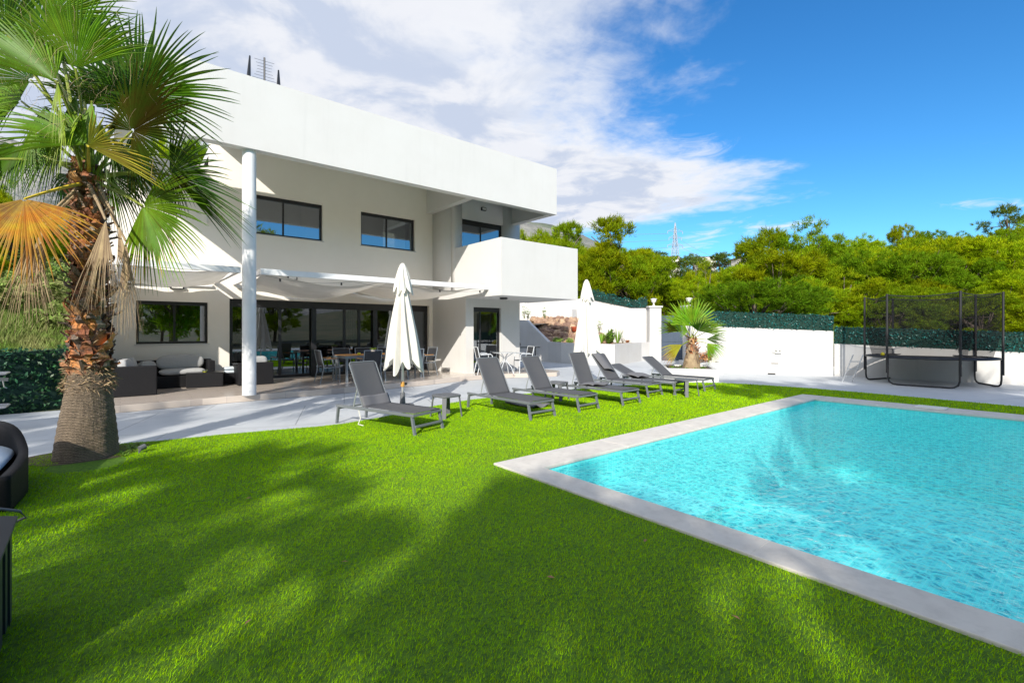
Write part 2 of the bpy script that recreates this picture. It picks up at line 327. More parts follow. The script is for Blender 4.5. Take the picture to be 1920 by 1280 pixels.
# ------------------------------------------------------------------ object helpers
class MB:
    def __init__(s): s.v = []; s.f = []
    def add(s, vs, fs):
        o = len(s.v); s.v += [tuple(p) for p in vs]; s.f += [tuple(i + o for i in f) for f in fs]; return s
    def box(s, x0, x1, y0, y1, z0, z1):
        return s.add([(x0, y0, z0), (x1, y0, z0), (x1, y1, z0), (x0, y1, z0), (x0, y0, z1), (x1, y0, z1), (x1, y1, z1), (x0, y1, z1)],
                     [(0, 3, 2, 1), (4, 5, 6, 7), (0, 1, 5, 4), (1, 2, 6, 5), (2, 3, 7, 6), (3, 0, 4, 7)])
    def obox(s, c, ax, ay, az):   # oriented box: centre, half axes
        c = Vector(c); ax = Vector(ax); ay = Vector(ay); az = Vector(az)
        vs = [c + sx * ax + sy * ay + sz * az for sz in (-1, 1) for sx, sy in ((-1, -1), (1, -1), (1, 1), (-1, 1))]
        return s.add(vs, [(0, 3, 2, 1), (4, 5, 6, 7), (0, 1, 5, 4), (1, 2, 6, 5), (2, 3, 7, 6), (3, 0, 4, 7)])
    def bar(s, a, b, wd, ht=None, up=(0, 0, 1)):
        a = Vector(a); b = Vector(b); ht = ht or wd; d = (b - a); L = d.length; d = d / L
        u = Vector(up); sd_ = d.cross(u)
        if sd_.length < 1e-4: sd_ = d.cross(Vector((1, 0, 0)))
        sd_.normalize(); u = sd_.cross(d)
        return s.obox((a + b) / 2, d * L / 2, sd_ * wd / 2, u * ht / 2)
    def prism(s, poly, z0, z1):
        n = len(poly)
        ar = sum(poly[i][0] * poly[(i + 1) % n][1] - poly[(i + 1) % n][0] * poly[i][1] for i in range(n))
        if ar < 0: poly = poly[::-1]
        return s.add([(x, y, z0) for x, y in poly] + [(x, y, z1) for x, y in poly],
                     [tuple(range(n))[::-1], tuple(range(n, 2 * n))] + [(i, (i + 1) % n, n + (i + 1) % n, n + i) for i in range(n)])
    def tube(s, path, r, seg=8, cap=True, closed=False):
        P_ = [Vector(p) for p in path]; n = len(P_); rr = r if isinstance(r, (list, tuple)) else [r] * n
        base = len(s.v); prev = None
        for i, p in enumerate(P_):
            if closed: d = P_[(i + 1) % n] - P_[i - 1]
            else: d = P_[min(i + 1, n - 1)] - P_[max(i - 1, 0)]
            d.normalize()
            if prev is None:
                u = Vector((0, 0, 1)) if abs(d.z) < .9 else Vector((1, 0, 0)); u = (u - d * u.dot(d)).normalized()
            else: u = (prev - d * prev.dot(d)).normalized()
            prev = u; v_ = d.cross(u)
            for k in range(seg):
                a = 2 * math.pi * k / seg; s.v.append(tuple(p + (u * math.cos(a) + v_ * math.sin(a)) * rr[i]))
        m = n if closed else n - 1
        for i in range(m):
            j = (i + 1) % n
            for k in range(seg):
                k2 = (k + 1) % seg; s.f.append((base + i * seg + k, base + i * seg + k2, base + j * seg + k2, base + j * seg + k))
        if cap and not closed:
            s.f.append(tuple(base + k for k in range(seg))[::-1]); s.f.append(tuple(base + (n - 1) * seg + k for k in range(seg)))
        return s
    def lathe(s, prof, c=(0, 0, 0), seg=24):
        base = len(s.v); c = Vector(c)
        for r, z in prof:
            for k in range(seg):
                a = 2 * math.pi * k / seg; s.v.append((c.x + r * math.cos(a), c.y + r * math.sin(a), c.z + z))
        for i in range(len(prof) - 1):
            for k in range(seg):
                k2 = (k + 1) % seg; s.f.append((base + i * seg + k, base + i * seg + k2, base + (i + 1) * seg + k2, base + (i + 1) * seg + k))
        s.f.append(tuple(base + k for k in range(seg))[::-1]); s.f.append(tuple(base + (len(prof) - 1) * seg + k for k in range(seg)))
        return s
    def grid(s, fn, nu, nv):
        b = len(s.v)
        for i in range(nu + 1):
            for j in range(nv + 1): s.v.append(tuple(fn(i / nu, j / nv)))
        for i in range(nu):
            for j in range(nv):
                a = b + i * (nv + 1) + j; s.f.append((a, a + nv + 1, a + nv + 2, a + 1))
        return s
    def pad(s, c, sx, sy, sz, p=.35, nu=14, nv=10, rz=0., tilt=None):   # pillow / cushion: superellipsoid
        def sg(v, e): return math.copysign(abs(v) ** e, v)
        b = len(s.v); M_ = Matrix.Rotation(rz, 3, 'Z')
        if tilt is not None: M_ = M_ @ Matrix.Rotation(tilt, 3, 'X')
        for i in range(nv + 1):
            ph = -math.pi / 2 + math.pi * i / nv
            for j in range(nu * 2):
                th = math.pi * j / nu
                v = Vector((sx * sg(math.cos(ph), .55) * sg(math.cos(th), p), sy * sg(math.cos(ph), .55) * sg(math.sin(th), p), sz * sg(math.sin(ph), .8)))
                s.v.append(tuple(Vector(c) + M_ @ v))
        w_ = nu * 2
        for i in range(nv):
            for j in range(w_):
                j2 = (j + 1) % w_; s.f.append((b + i * w_ + j, b + i * w_ + j2, b + (i + 1) * w_ + j2, b + (i + 1) * w_ + j))
        return s
    def build(s, name, m, parent=None, loc=(0, 0, 0), smooth=False, bevel=0., rz=0., sub=0, solid=0.):
        me = bpy.data.meshes.new(name); me.from_pydata(s.v, [], s.f); me.update()
        me.materials.append(MATS[m] if isinstance(m, str) else m)
        if smooth: me.polygons.foreach_set('use_smooth', [True] * len(me.polygons))
        o = bpy.data.objects.new(name, me); COL.objects.link(o); o.location = loc; o.rotation_euler = (0, 0, rz)
        if parent: o.parent = parent
        if solid: md = o.modifiers.new('solid', 'SOLIDIFY'); md.thickness = solid; md.offset = 0
        if bevel: md = o.modifiers.new('bevel', 'BEVEL'); md.width = bevel; md.segments = 2; md.limit_method = 'ANGLE'
        if sub: md = o.modifiers.new('sub', 'SUBSURF'); md.levels = sub; md.render_levels = sub
        return o
def tag(o, label=None, cat=None, group=None, kind=None):
    if label: o['label'] = label
    if cat: o['category'] = cat
    if group: o['group'] = group
    if kind: o['kind'] = kind
    return o
def thing(name, label, cat, loc=(0, 0, 0), rz=0., group=None):
    o = bpy.data.objects.new(name, None); COL.objects.link(o); o.location = loc; o.rotation_euler = (0, 0, rz); o.empty_display_size = .2
    return tag(o, label, cat, group)
def struct(o): o['kind'] = 'structure'; return o
def kids(o): return [c for c in bpy.data.objects if c.parent == o]
def dup(root, loc, rz=0., label=None, group=None, scale=None):
    r = root.copy(); COL.objects.link(r); r.location = loc; r.rotation_euler = (0, 0, rz)
    if scale is not None: r.scale = scale if isinstance(scale, tuple) else (scale,) * 3
    if label: r['label'] = label
    if group: r['group'] = group
    for ch in kids(root):
        c = ch.copy(); COL.objects.link(c); c.parent = r
        for g in kids(ch):
            d = g.copy(); COL.objects.link(d); d.parent = c
    return r
def big_mesh(name, V, tri, m, nper=3):   # numpy mesh of many tris/quads
    me = bpy.data.meshes.new(name); nf = len(tri)
    me.vertices.add(len(V)); me.vertices.foreach_set('co', V.astype(np.float32).ravel())
    me.loops.add(nf * nper); me.loops.foreach_set('vertex_index', tri.astype(np.int32).ravel())
    me.polygons.add(nf); me.polygons.foreach_set('loop_start', np.arange(0, nf * nper, nper, dtype=np.int32))
    me.update(calc_edges=True); me.materials.append(MATS[m]); return me
def link_mesh(name, me, parent=None):
    o = bpy.data.objects.new(name, me); COL.objects.link(o)
    if parent: o.parent = parent
    return o
# ================================================================== SETTING
def inpoly(x, y, poly):
    r = np.zeros(len(x), bool); n = len(poly); j = n - 1
    for i in range(n):
        xi, yi = poly[i]; xj, yj = poly[j]
        c = ((yi > y) != (yj > y)) & (x < (xj - xi) * (y - yi) / (yj - yi + 1e-12) + xi)
        r ^= c; j = i
    return r
def smooth(a, b, x):
    t = np.clip((x - a) / (b - a), 0, 1); return t * t * (3 - 2 * t)
HP = ([-180, -120, -95, -75, -60, -50, -44, -38, -30, -20, -8, 0, 10, 18, 25, 32, 38, 43, 48, 55, 65, 90, 130, 180],
      [3, 4, 5, 8, 10, 12, 12, 12, 15, 17, 16, 13, 10, 5.5, 5, 6.5, 8.5, 10, 13, 15, 13, 9, 4, 3])
FP = ([-180, -120, -80, -60, -50, -45, -40, -30, -15, 0, 4, 8, 12, 15, 17.5, 20, 24, 26, 27, 28.5, 31, 40, 60, 100, 180],
      [60, 70, 90, 125, 140, 150, 130, 110, 110, 120, 122, 110, 92, 72, 48, 30, 45, 66, 84, 60, 35, 20, 40, 50, 60])
def phi(x, y): return np.degrees(np.arctan2(x * RT.x + y * RT.y, x * FW.x + y * FW.y))
def terrain_h(x, y):
    x = np.asarray(x, float); y = np.asarray(y, float)
    r = np.hypot(x, y); p = phi(x, y)
    st = np.interp(p, [-180, -100, -60, -40, -30, 0, 20, 60, 120, 180], [26, 22, 13, 15, 27, 29, 27, 24, 26, 30])
    h = np.interp(p, *HP); z = h * smooth(st, st + 75, r) + smooth(0, 10, r - st) * np.interp(p, [-70, -50, -38, -30], [2.4, 2.6, 1.5, 0]) * (p > -75) * (p < -28)
    f = np.interp(p, *FP); z = z + (f - h * .0) * smooth(230, 620, r)
    z = z + smooth(st + 5, st + 60, r) * (np.sin(x * .11) * np.cos(y * .13)) * .9 + smooth(250, 600, r) * (np.sin(x * .021 + 1) * np.sin(y * .017) * 12 + np.sin(x * .05 + y * .043) * 5 + np.sin(x * .13) * np.sin(y * .11 + 1) * 3)
    return z - .06
def build_terrain():
    az = np.radians(np.arange(0, 360, 1.2)); rr = np.concatenate([np.arange(.5, 30, .8), np.geomspace(30, 1500, 70)])
    A, R_ = np.meshgrid(az, rr); X_ = R_ * np.cos(A); Y_ = R_ * np.sin(A); Z_ = terrain_h(X_, Y_)
    pool = (X_ > 2.4) & (X_ < 14) & (Y_ > -9.5) & (Y_ < 5.4); Z_[pool] = -3.2
    V = np.stack([X_, Y_, Z_], -1).reshape(-1, 3); na = len(az); nr = len(rr)
    i, j = np.meshgrid(np.arange(nr - 1), np.arange(na), indexing='ij'); j2 = (j + 1) % na
    F_ = np.stack([i * na + j, i * na + j2, (i + 1) * na + j2, (i + 1) * na + j], -1).reshape(-1, 4)[:, ::-1]
    me = big_mesh('terrain', V, F_, 'slope_grass', 4)
    me.materials.append(MATS['forest_floor']); me.materials.append(MATS['mountain_rock'])
    rc = (rr[:-1] + rr[1:]) / 2; mi = np.zeros((nr - 1, na), np.int32)
    pf = phi(X_[:-1], Y_[:-1]); mi[:] = 1; mi[(R_[:-1] < 60) & (pf < -28)] = 0; mi[R_[:-1] > 210] = 2
    me.polygons.foreach_set('material_index', mi.ravel()); me.polygons.foreach_set('use_smooth', [True] * len(me.polygons))
    o = link_mesh('ground', me); struct(o)
build_terrain()
# patio sheet with a hole for the pool, butted rectangles
PX0, PX1, PY1, PY0 = 3.40, 12.93, 4.47, -8.4
pt = MB()
for x0, x1, y0, y1 in [(-9, PX0, -14, 13.1), (PX0, PX1, PY1, 13.1), (PX1, 24.5, -14, 13.1), (PX0, PX1, -14, PY0), (-.3, 24.5, 13.1, 27)]:
    pt.add([(x0, y0, 0), (x1, y0, 0), (x1, y1, 0), (x0, y1, 0)], [(0, 1, 2, 3)])
struct(pt.build('patio', 'patio_concrete'))
LAWN = [(-5.5, 7.2), (-.98, 7.35), (-.84, 7.9), (-.86, 8.35), (-.55, 8.62), (.08, 8.62), (.44, 8.50), (1.1, 8.42), (1.8, 8.28), (2.5, 8.1), (2.94, 8.07), (3.6, 8.2), (4.2, 8.42), (5.1, 8.75), (6.2, 9.0), (7.2, 9.0), (8.2, 8.92), (10, 8.75), (11.5, 8.45), (12.6, 8.1), (13.4, 7.7), (14.0, 7.1), (14.35, 6.2), (14.6, 4.8), (14.62, 3.5), (14.5, 1.4), (14.3, -1.5), (14.2, -12), (PX1, -12), (PX1, PY1), (PX0, PY1), (PX0, -12), (-5.5, -12)]
def poly_sheet(poly, z):
    bm = bmesh.new(); vs = [bm.verts.new((x, y, z)) for x, y in poly]
    es = [bm.edges.new((vs[i], vs[(i + 1) % len(vs)])) for i in range(len(vs))]
    bmesh.ops.triangle_fill(bm, edges=es, use_beauty=True)
    for f in bm.faces:
        if f.normal.z < 0: f.normal_flip()
    me = bpy.data.meshes.new('sheet'); bm.to_mesh(me); bm.free(); return me
me = poly_sheet(LAWN, .012); me.materials.append(MATS['lawn_base']); struct(link_mesh('lawn', me))
def grass():
    rng = np.random.default_rng(3); VV = []; TT = []; off = 0
    for (x0, x1, y0, y1, dens, wd, ht) in [(-2, 4, -1.2, 5, 9000, .0034, .015), (-3.2, 5.5, 5, 9.1, 6500, .005, .017), (4, 5.5, 4.4, 5, 6500, .005, .017), (5.5, 9.5, 4.4, 9.2, 3600, .008, .019), (9.5, 14.7, 4.4, 9.2, 2000, .012, .02), (12.9, 14.7, -3, 4.4, 1800, .012, .02)]:
        n = int((x1 - x0) * (y1 - y0) * dens); x = rng.uniform(x0, x1, n); y = rng.uniform(y0, y1, n)
        k = inpoly(x, y, LAWN); d = x * FW.x + y * FW.y; k &= (d > -.3) & ((x + .3) ** 2 + (y - 7.55) ** 2 > .36 ** 2); x = x[k]; y = y[k]; n = len(x)
        a = rng.uniform(0, 2 * np.pi, n); h = ht * rng.uniform(.55, 1.3, n)
        clump = np.sin(x * 3.1 + np.sin(y * 2.3)) * np.sin(y * 2.7 + 1) * .5
        la = a + np.pi / 2 + rng.normal(0, .6, n); ln = h * rng.uniform(.2, 1.15, n)
        cx = np.cos(a) * wd / 2; cy = np.sin(a) * wd / 2; z = np.full(n, .012)
        nap = .006
        p0 = np.stack([x - cx, y - cy, z], -1); p1 = np.stack([x + cx, y + cy, z], -1)
        p2 = np.stack([x + np.cos(la) * ln + nap * (1 + clump), y + np.sin(la) * ln + nap * clump, z + h], -1)
        V = np.stack([p0, p1, p2], 1).reshape(-1, 3); VV.append(V); TT.append(np.arange(n * 3).reshape(-1, 3) + off); off += n * 3
    me = big_mesh('grass', np.concatenate(VV), np.concatenate(TT), 'grass_blade'); o = link_mesh('grass', me); tag(o, 'short bright green artificial turf around the pool', 'grass', kind='stuff')
grass()
# coping, pool basin, steps and water
cp = MB()
IX0, IX1, IY1 = 3.72, 12.25, 3.985
TOP = .035
def slabrow(a0, a1, n, fn):
    for i in range(n):
        u0 = a0 + (a1 - a0) * i / n; u1 = a0 + (a1 - a0) * (i + 1) / n - .004; fn(u0, u1)
slabrow(IY1, PY0, 5, lambda u0, u1: cp.box(PX0, IX0 + .02, min(u0, u1 - 0), max(u0, u1), -.005, TOP))
slabrow(PX0, PX1, 5, lambda u0, u1: cp.box(u0, u1, IY1 + .004 - .02, PY1, -.005, TOP))
slabrow(IY1 - .024, PY0, 5, lambda u0, u1: cp.box(IX1 - .02, PX1, min(u0, u1), max(u0, u1), -.005, TOP))
cp.box(PX0, PX1, PY0 - .4, PY0 - .004, -.005, TOP)
struct(cp.build('pool_coping', 'coping', bevel=.008))
pl = MB(); zb = -1.55
pl.add([(IX0, PY0, zb), (IX1, PY0, zb), (IX1, IY1, zb), (IX0, IY1, zb)], [(0, 1, 2, 3)])
for (xa, ya), (xb, yb) in [((IX0, PY0), (IX0, IY1)), ((IX0, IY1), (IX1, IY1)), ((IX1, IY1), (IX1, PY0)), ((IX1, PY0), (IX0, PY0))]:
    pl.add([(xa, ya, zb), (xb, yb, zb), (xb, yb, -.004), (xa, ya, -.004)], [(0, 1, 2, 3)])
struct(pl.build('pool_basin', 'pool_mosaic'))
st = MB(); st.box(IX0 + .003, IX0 + 1.5, 2.62, IY1 - .003, zb + .003, -.36)
for i in range(5):
    st.box(IX0 + .003, IX0 + .62, 2.62 - .17 * (i + 1), 2.618 - .17 * i, zb + .003, -.52 - .19 * i)
struct(st.build('pool_steps', 'pool_mosaic'))
wt = MB(); wt.add([(IX0 + .001, PY0, -.04), (IX1 - .001, PY0, -.04), (IX1 - .001, IY1 - .001, -.04), (IX0 + .001, IY1 - .001, -.04)], [(0, 1, 2, 3)])
struct(wt.build('water', 'pool_water'))
sk = MB(); sk.box(-.22, .22, -.24, .24, 0, .018)
tag(sk.build('skimmer_lid', 'skimmer_lid', loc=(12.62, 2.02, TOP + .001), bevel=.01), 'pale square skimmer lid set on the far pool coping', 'skimmer lid')
# ------------------------------------------------------------------ terrace
TZ = .145
TERR = [(-.25, 15.5), (-.25, 11.92), (1.2, 12.0), (2.4, 12.03), (4.3, 12.0), (5.6, 12.06), (6.9, 12.25), (8.2, 12.5), (9.3, 12.55), (10.2, 12.3), (11.0, 11.95), (11.7, 11.75), (12.2, 12.1), (12.3, 12.8), (12.2, 13.6), (12.0, 15.5)]
tr_ = MB(); tr_.prism(TERR, .004, TZ); struct(tr_.build('terrace', 'terrace_tile', bevel=.006))

# ================================================================== HOUSE
FY = 15.5; XP = 8.95
house = thing('house', 'white two storey modern villa with flat roof, balcony and dark framed windows', 'house', (4.5, FY, 0))
def H_(mb, name, m, parent=None, **k):
    parent = parent or house
    off = Vector((4.5, FY, 0))
    mb.v = [tuple(Vector(p) - off) for p in mb.v]
    return mb.build(name, m, parent, **k)
def panel_y(mb, x0, x1, z0, z1, yf, th, holes):   # wall whose front face is y=yf with rectangular openings
    xs = sorted({x0, x1, *[h[0] for h in holes], *[h[1] for h in holes]}); zs = sorted({z0, z1, *[h[2] for h in holes], *[h[3] for h in holes]})
    for i in range(len(xs) - 1):
        runs = []
        for j in range(len(zs) - 1):
            cx, cz = (xs[i] + xs[i + 1]) / 2, (zs[j] + zs[j + 1]) / 2
            if any(h[0] < cx < h[1] and h[2] < cz < h[3] for h in holes): continue
            if runs and abs(runs[-1][1] - zs[j]) < 1e-6: runs[-1][1] = zs[j + 1]
            else: runs.append([zs[j], zs[j + 1]])
        for a, b in runs: mb.box(xs[i], xs[i + 1], yf, yf + th, a, b)
LW = (.31, 1.87, 1.24, 2.365); DR = (2.39, 8.815, TZ, 2.50)
W1 = (2.85, 4.97, 4.43, 5.59); W2 = (6.22, 8.225, 4.445, 5.59)
m = MB(); panel_y(m, -.17, XP, .0, 2.9, FY, .28, [LW, (DR[0], DR[1], 0, DR[3])]); m.box(DR[0], DR[1], FY + .12, FY + .28, 0, TZ - .002); H_(m, 'wall', 'bounce_cream_stucco')
m = MB(); panel_y(m, 1.92, XP, 2.9, 6.85, FY, .28, [W1, W2]); panel_y(m, -.17, 1.92, 2.9, 6.12, FY, .28, []); H_(m, 'wall', 'bounce_cream_stucco')
m = MB(); m.box(-.45, -.17, 13.5, 24, 0, 2.98); m.box(-.45, -.17, FY, 24, 2.98, 6.12); H_(m, 'wall', 'stucco')
# right wing
LY, UY = 13.3, 13.97
m = MB(); m.box(XP, XP + .25, LY + .25, FY + .28, 0, 2.67); panel_y(m, XP, 11.33, 0, 2.67, LY, .25, [(9.27, 10.46, 0, 2.39)])
m.box(9.27, 10.46, LY + .1, LY + .25, 0, TZ - .002); m.box(11.08, 11.33, LY + .25, 24, 0, 2.67); H_(m, 'wall', 'stucco')
m = MB(); m.box(XP, XP + .25, UY + .25, FY + .28, 2.93, 6.85); panel_y(m, XP, 11.9, 2.93, 6.85, UY, .25, [(9.25, 11.07, 3.0, 5.53)])
m.box(11.65, 11.9, UY + .25, 24, 2.93, 6.85); H_(m, 'wall', 'stucco')
m = MB(); m.box(XP, 12.35, 11.37, UY, 2.67, 2.93); m.box(XP, 12.1, UY, 24, 2.67, 2.93)
m.box(XP, XP + .16, 11.37, UY, 2.93, 4.44); m.box(XP + .16, 12.35, 11.37, 11.53, 2.93, 4.44); m.box(12.19, 12.35, 11.53, UY, 2.93, 4.44); H_(m, 'balcony', 'stucco')
# roof: deep fascia ring, slab and cross beams
m = MB(); m.box(-.1, 11.75, 11.8, 12.05, 5.625, 7.22); m.box(11.5, 11.75, 12.05, 24, 5.625, 7.22); m.box(-.1, .15, 12.05, 24, 5.625, 7.22); m.box(2.05, 11.5, 12.05, 24, 6.85, 7.08); m.box(.15, 2.05, 12.05, 13.9, 6.85, 7.08)
m.box(8.70, XP - .003, 12.05, FY, 5.90, 6.85); H_(m, 'roof', 'stucco')
m = MB(); m.tube([(2.24, 12.02, TZ), (2.24, 12.02, 6.85)], .142, 28); H_(m, 'column', 'white_metal', smooth=False, bevel=0)
house.children[-1].data.polygons.foreach_set('use_smooth', [len(p.vertices) == 4 for p in house.children[-1].data.polygons])
# rooms behind the glass
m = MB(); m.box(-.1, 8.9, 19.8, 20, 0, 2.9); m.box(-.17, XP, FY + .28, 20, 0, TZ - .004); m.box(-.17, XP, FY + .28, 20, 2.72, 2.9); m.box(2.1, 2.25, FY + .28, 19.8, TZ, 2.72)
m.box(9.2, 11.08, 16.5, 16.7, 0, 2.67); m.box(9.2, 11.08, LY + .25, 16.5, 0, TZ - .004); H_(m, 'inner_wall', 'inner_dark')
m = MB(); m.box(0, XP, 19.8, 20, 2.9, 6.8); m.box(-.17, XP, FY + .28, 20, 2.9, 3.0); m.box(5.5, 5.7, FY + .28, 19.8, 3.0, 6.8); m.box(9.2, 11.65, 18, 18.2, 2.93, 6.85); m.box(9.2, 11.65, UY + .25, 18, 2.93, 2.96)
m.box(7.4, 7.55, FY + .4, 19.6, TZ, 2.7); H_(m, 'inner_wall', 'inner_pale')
def window(x0, x1, z0, z1, yf, splits, gm='window_glass', fr=.06, head=0., sill=True, name='window', stile=.05):
    f = MB(); y0, y1 = yf + .09, yf + .16
    f.box(x0, x0 + fr, y0, y1, z0, z1); f.box(x1 - fr, x1, y0, y1, z0, z1); f.box(x0 + fr, x1 - fr, y0, y1, z0, z0 + fr); f.box(x0 + fr, x1 - fr, y0, y1, z1 - fr - head, z1)
    for s_ in splits: f.box(s_ - stile / 2, s_ + stile / 2, y0 + .012, y1 + .02, z0 + fr, z1 - fr - head)
    w_ = H_(f, name, 'dark_frame', bevel=.004)
    def sub(mb, nm, mt, **k):
        off = Vector((4.5, FY, 0)); mb.v = [tuple(Vector(p) - off) for p in mb.v]; o = mb.build(nm, mt, w_, **k); return o
    xs = [x0 + fr] + list(splits) + [x1 - fr]
    for i in range(len(xs) - 1):
        g_ = MB(); a = xs[i] + (stile / 2 if i else 0); b = xs[i + 1] - (stile / 2 if i < len(xs) - 2 else 0)
        yy = y0 + .03 + .012 * (i % 2); g_.add([(a, yy, z0 + fr), (b, yy, z0 + fr), (b, yy, z1 - fr - head), (a, yy, z1 - fr - head)], [(0, 1, 2, 3)]); sub(g_, 'pane', gm)
    if sill: s_ = MB(); s_.box(x0 - .04, x1 + .04, yf - .03, yf + .09, z0 - .03, z0 - .002); sub(s_, 'sill', 'stucco', bevel=.004)
    return w_, sub
window(*LW, FY, [1.12], head=.03)
window(*W1, FY, [3.83], head=.05)
window(*W2, FY, [7.18], head=.05)
window(9.25, 11.07, 3.0, 5.53, UY, [10.12], head=.12, sill=False, name='balcony_door')
wd_, sub = window(9.27, 10.46, TZ, 2.39, LY, [9.62], gm='door_glass', head=.10, sill=False, name='door', fr=.05)
# sliding doors
wd_, sub = window(DR[0], DR[1], TZ, DR[3], FY + .05, [3.75, 4.72, 5.72, 6.22, 6.75, 8.0], gm='door_glass', fr=.10, head=.12, sill=False, name='sliding_door', stile=.085)
for xx in (4.72, 6.75): p_ = MB(); p_.box(xx - .075, xx + .075, FY + .05, FY + .135, TZ, DR[3] - .22); sub(p_, 'post', 'dark_frame', bevel=.004)
p_ = MB(); p_.box(8.30, 8.52, FY + .5, FY + .56, TZ, 2.3); p_.box(8.35, 8.46, FY + .47, FY + .50, 1.18, 1.26); sub(p_, 'inner_panel', 'inner_pale')
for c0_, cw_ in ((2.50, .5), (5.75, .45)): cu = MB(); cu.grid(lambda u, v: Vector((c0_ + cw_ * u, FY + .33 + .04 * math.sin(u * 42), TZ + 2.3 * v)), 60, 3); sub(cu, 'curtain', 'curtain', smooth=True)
# wall lamps and fittings (small fittings fixed to the house)
def lamp(x, y, z, sx=.14, sy=.09, sz=.06, mt='black_plastic', nm='wall_lamp'):
    q_ = MB(); q_.box(x - sx, x + sx, y - sy, y, z - sz, z + sz); a = H_(q_, nm, mt, bevel=.01)
    q2 = MB(); q2.box(x - sx * .75, x + sx * .75, y - sy - .006, y - sy, z - sz * .6, z + sz * .6); q2.v = [tuple(Vector(p) - Vector((4.5, FY, 0))) for p in q2.v]; q2.build('lens', 'box_pale', a)
lamp(4.05, FY, 3.19); lamp(1.17, FY, 2.74, .16, .09, .035); lamp(10.15, UY, 5.98, .10, .08, .06)
lamp(1.05, FY, 5.1, .05, .06, .07, 'box_pale'); lamp(1.84, FY, 4.68, .03, .07, .13, 'box_pale')
q_ = MB(); q_.lathe([(.13, 0), (.13, -.05), (.09, -.06)], (9.7, 12.2, 2.668)); H_(q_, 'ceiling_lamp', 'black_plastic')
for cx, cy, cz in [(3.6, 17.3, 6.4), (7.2, 17.3, 6.4)]:
    cf = MB(); cf.tube([(cx, cy, 6.84), (cx, cy, cz)], .03, 8)
    for k in range(3):
        a = k * 2.1 + .4; cf.bar((cx, cy, cz), (cx + .6 * math.cos(a), cy + .6 * math.sin(a), cz), .14, .02)
    H_(cf, 'ceiling_fan', 'box_pale')
# TV antenna on the roof
an = thing('antenna', 'dark television antenna mast with crossbars on the flat roof', 'antenna', (2.95, 13.9, 7.08))
an.scale = (.95, 1, .74)
a1 = MB(); a1.tube([(0, 0, 0), (0, 0, 2.35)], .025, 8)
for k in range(14):
    z = .8 + k * .11; L = .30 + .12 * math.sin(k * .45); a1.tube([(-L, .02, z), (L, -.02, z)], .006, 4)
for k in range(3): a1.tube([(0, 0, 1.1 + .2 * k), (.5, -.1, .95 + .2 * k)], .007, 4)
a1.build('mast', 'steel_black', an)
for sx in (-.37, .37):
    b = MB(); b.tube([(sx, 0, 1.0), (sx * 1.02, .05, 1.6), (sx * .98, 0, 2.16 - sx * .25)], [.03, .05, .02], 6); b.tube([(0, 0, 1.2), (sx, 0, 1.3)], .012, 5); b.build('dipole', 'steel_black', an)
# ------------------------------------------------------------------ pergola with sagging shade cloths
def pergola(x0, x1, spans, label):
    cx = (x0 + x1) / 2
    pg = thing('pergola', label, 'pergola', (cx, 12.0, 0))
    def P(mb, nm, mt, **k): mb.v = [tuple(Vector(p) - Vector((cx, 12.0, 0))) for p in mb.v]; return mb.build(nm, mt, pg, **k)
    b = MB(); b.box(x0, x1, 12.0, 12.10, 2.875, 3.01); P(b, 'beam', 'white_metal', bevel=.005)
    for xx in ((x0, x1 - .08) if x1 < 3 else (x0,)):
        b = MB(); b.box(xx, xx + .08, 12.102, FY - .002, 2.885, 3.0); P(b, 'beam', 'white_metal', bevel=.005)
    b = MB(); b.box(x0 + .1, x1 - .1, FY - .08, FY - .003, 2.80, 2.87); P(b, 'rail', 'white_metal', bevel=.004)
    for (s0, s1, sag) in spans:
        b = MB()
        def fn(u, v, s0=s0, s1=s1, sag=sag):
            x = s0 + (s1 - s0) * u; y = 12.16 + 3.2 * v
            z = 2.965 - .10 * v - sag * math.sin(math.pi * u) ** 1 * (.75 + .35 * math.sin(math.pi * v)) - .05 * math.sin(math.pi * v) + .012 * math.sin(u * 23 + v * 5) * math.sin(v * 17)
            return Vector((x, y, z))
        b.grid(fn, 40, 24); P(b, 'shade_cloth', 'shade_fabric', smooth=True)
    return pg
pergola(2.47, 8.948, [(2.62, 5.75, .33), (5.80, 8.75, .25)], 'white metal pergola with two sagging cream shade cloths over the dining table')
pergola(-.16, 2.07, [(-.05, 1.95, .16)], 'short white pergola with a cream shade cloth over the corner sofa')
# string of bulbs along the pergola edge
sb = MB(); pts_ = [(2.6 + 6.2 * i / 60, 12.13, 2.86 - .10 * abs(math.sin(math.pi * i / 20))) for i in range(61)]; sb.tube(pts_, .0035, 5)
fl = thing('string_lights', 'string of small black bulb holders hanging under the pergola beam', 'string lights', (2.6, 12.13, 2.8))
sb.v = [tuple(Vector(p) - Vector((2.6, 12.13, 2.8))) for p in sb.v]; sb.build('wire', 'black_plastic', fl)
for i in range(3, 60, 14):
    b = MB(); p = Vector(pts_[i]) - Vector((2.6, 12.13, 2.8)); b.tube([p, p - Vector((0, 0, .07))], .022, 8); b.build('bulb_holder', 'black_plastic', fl)
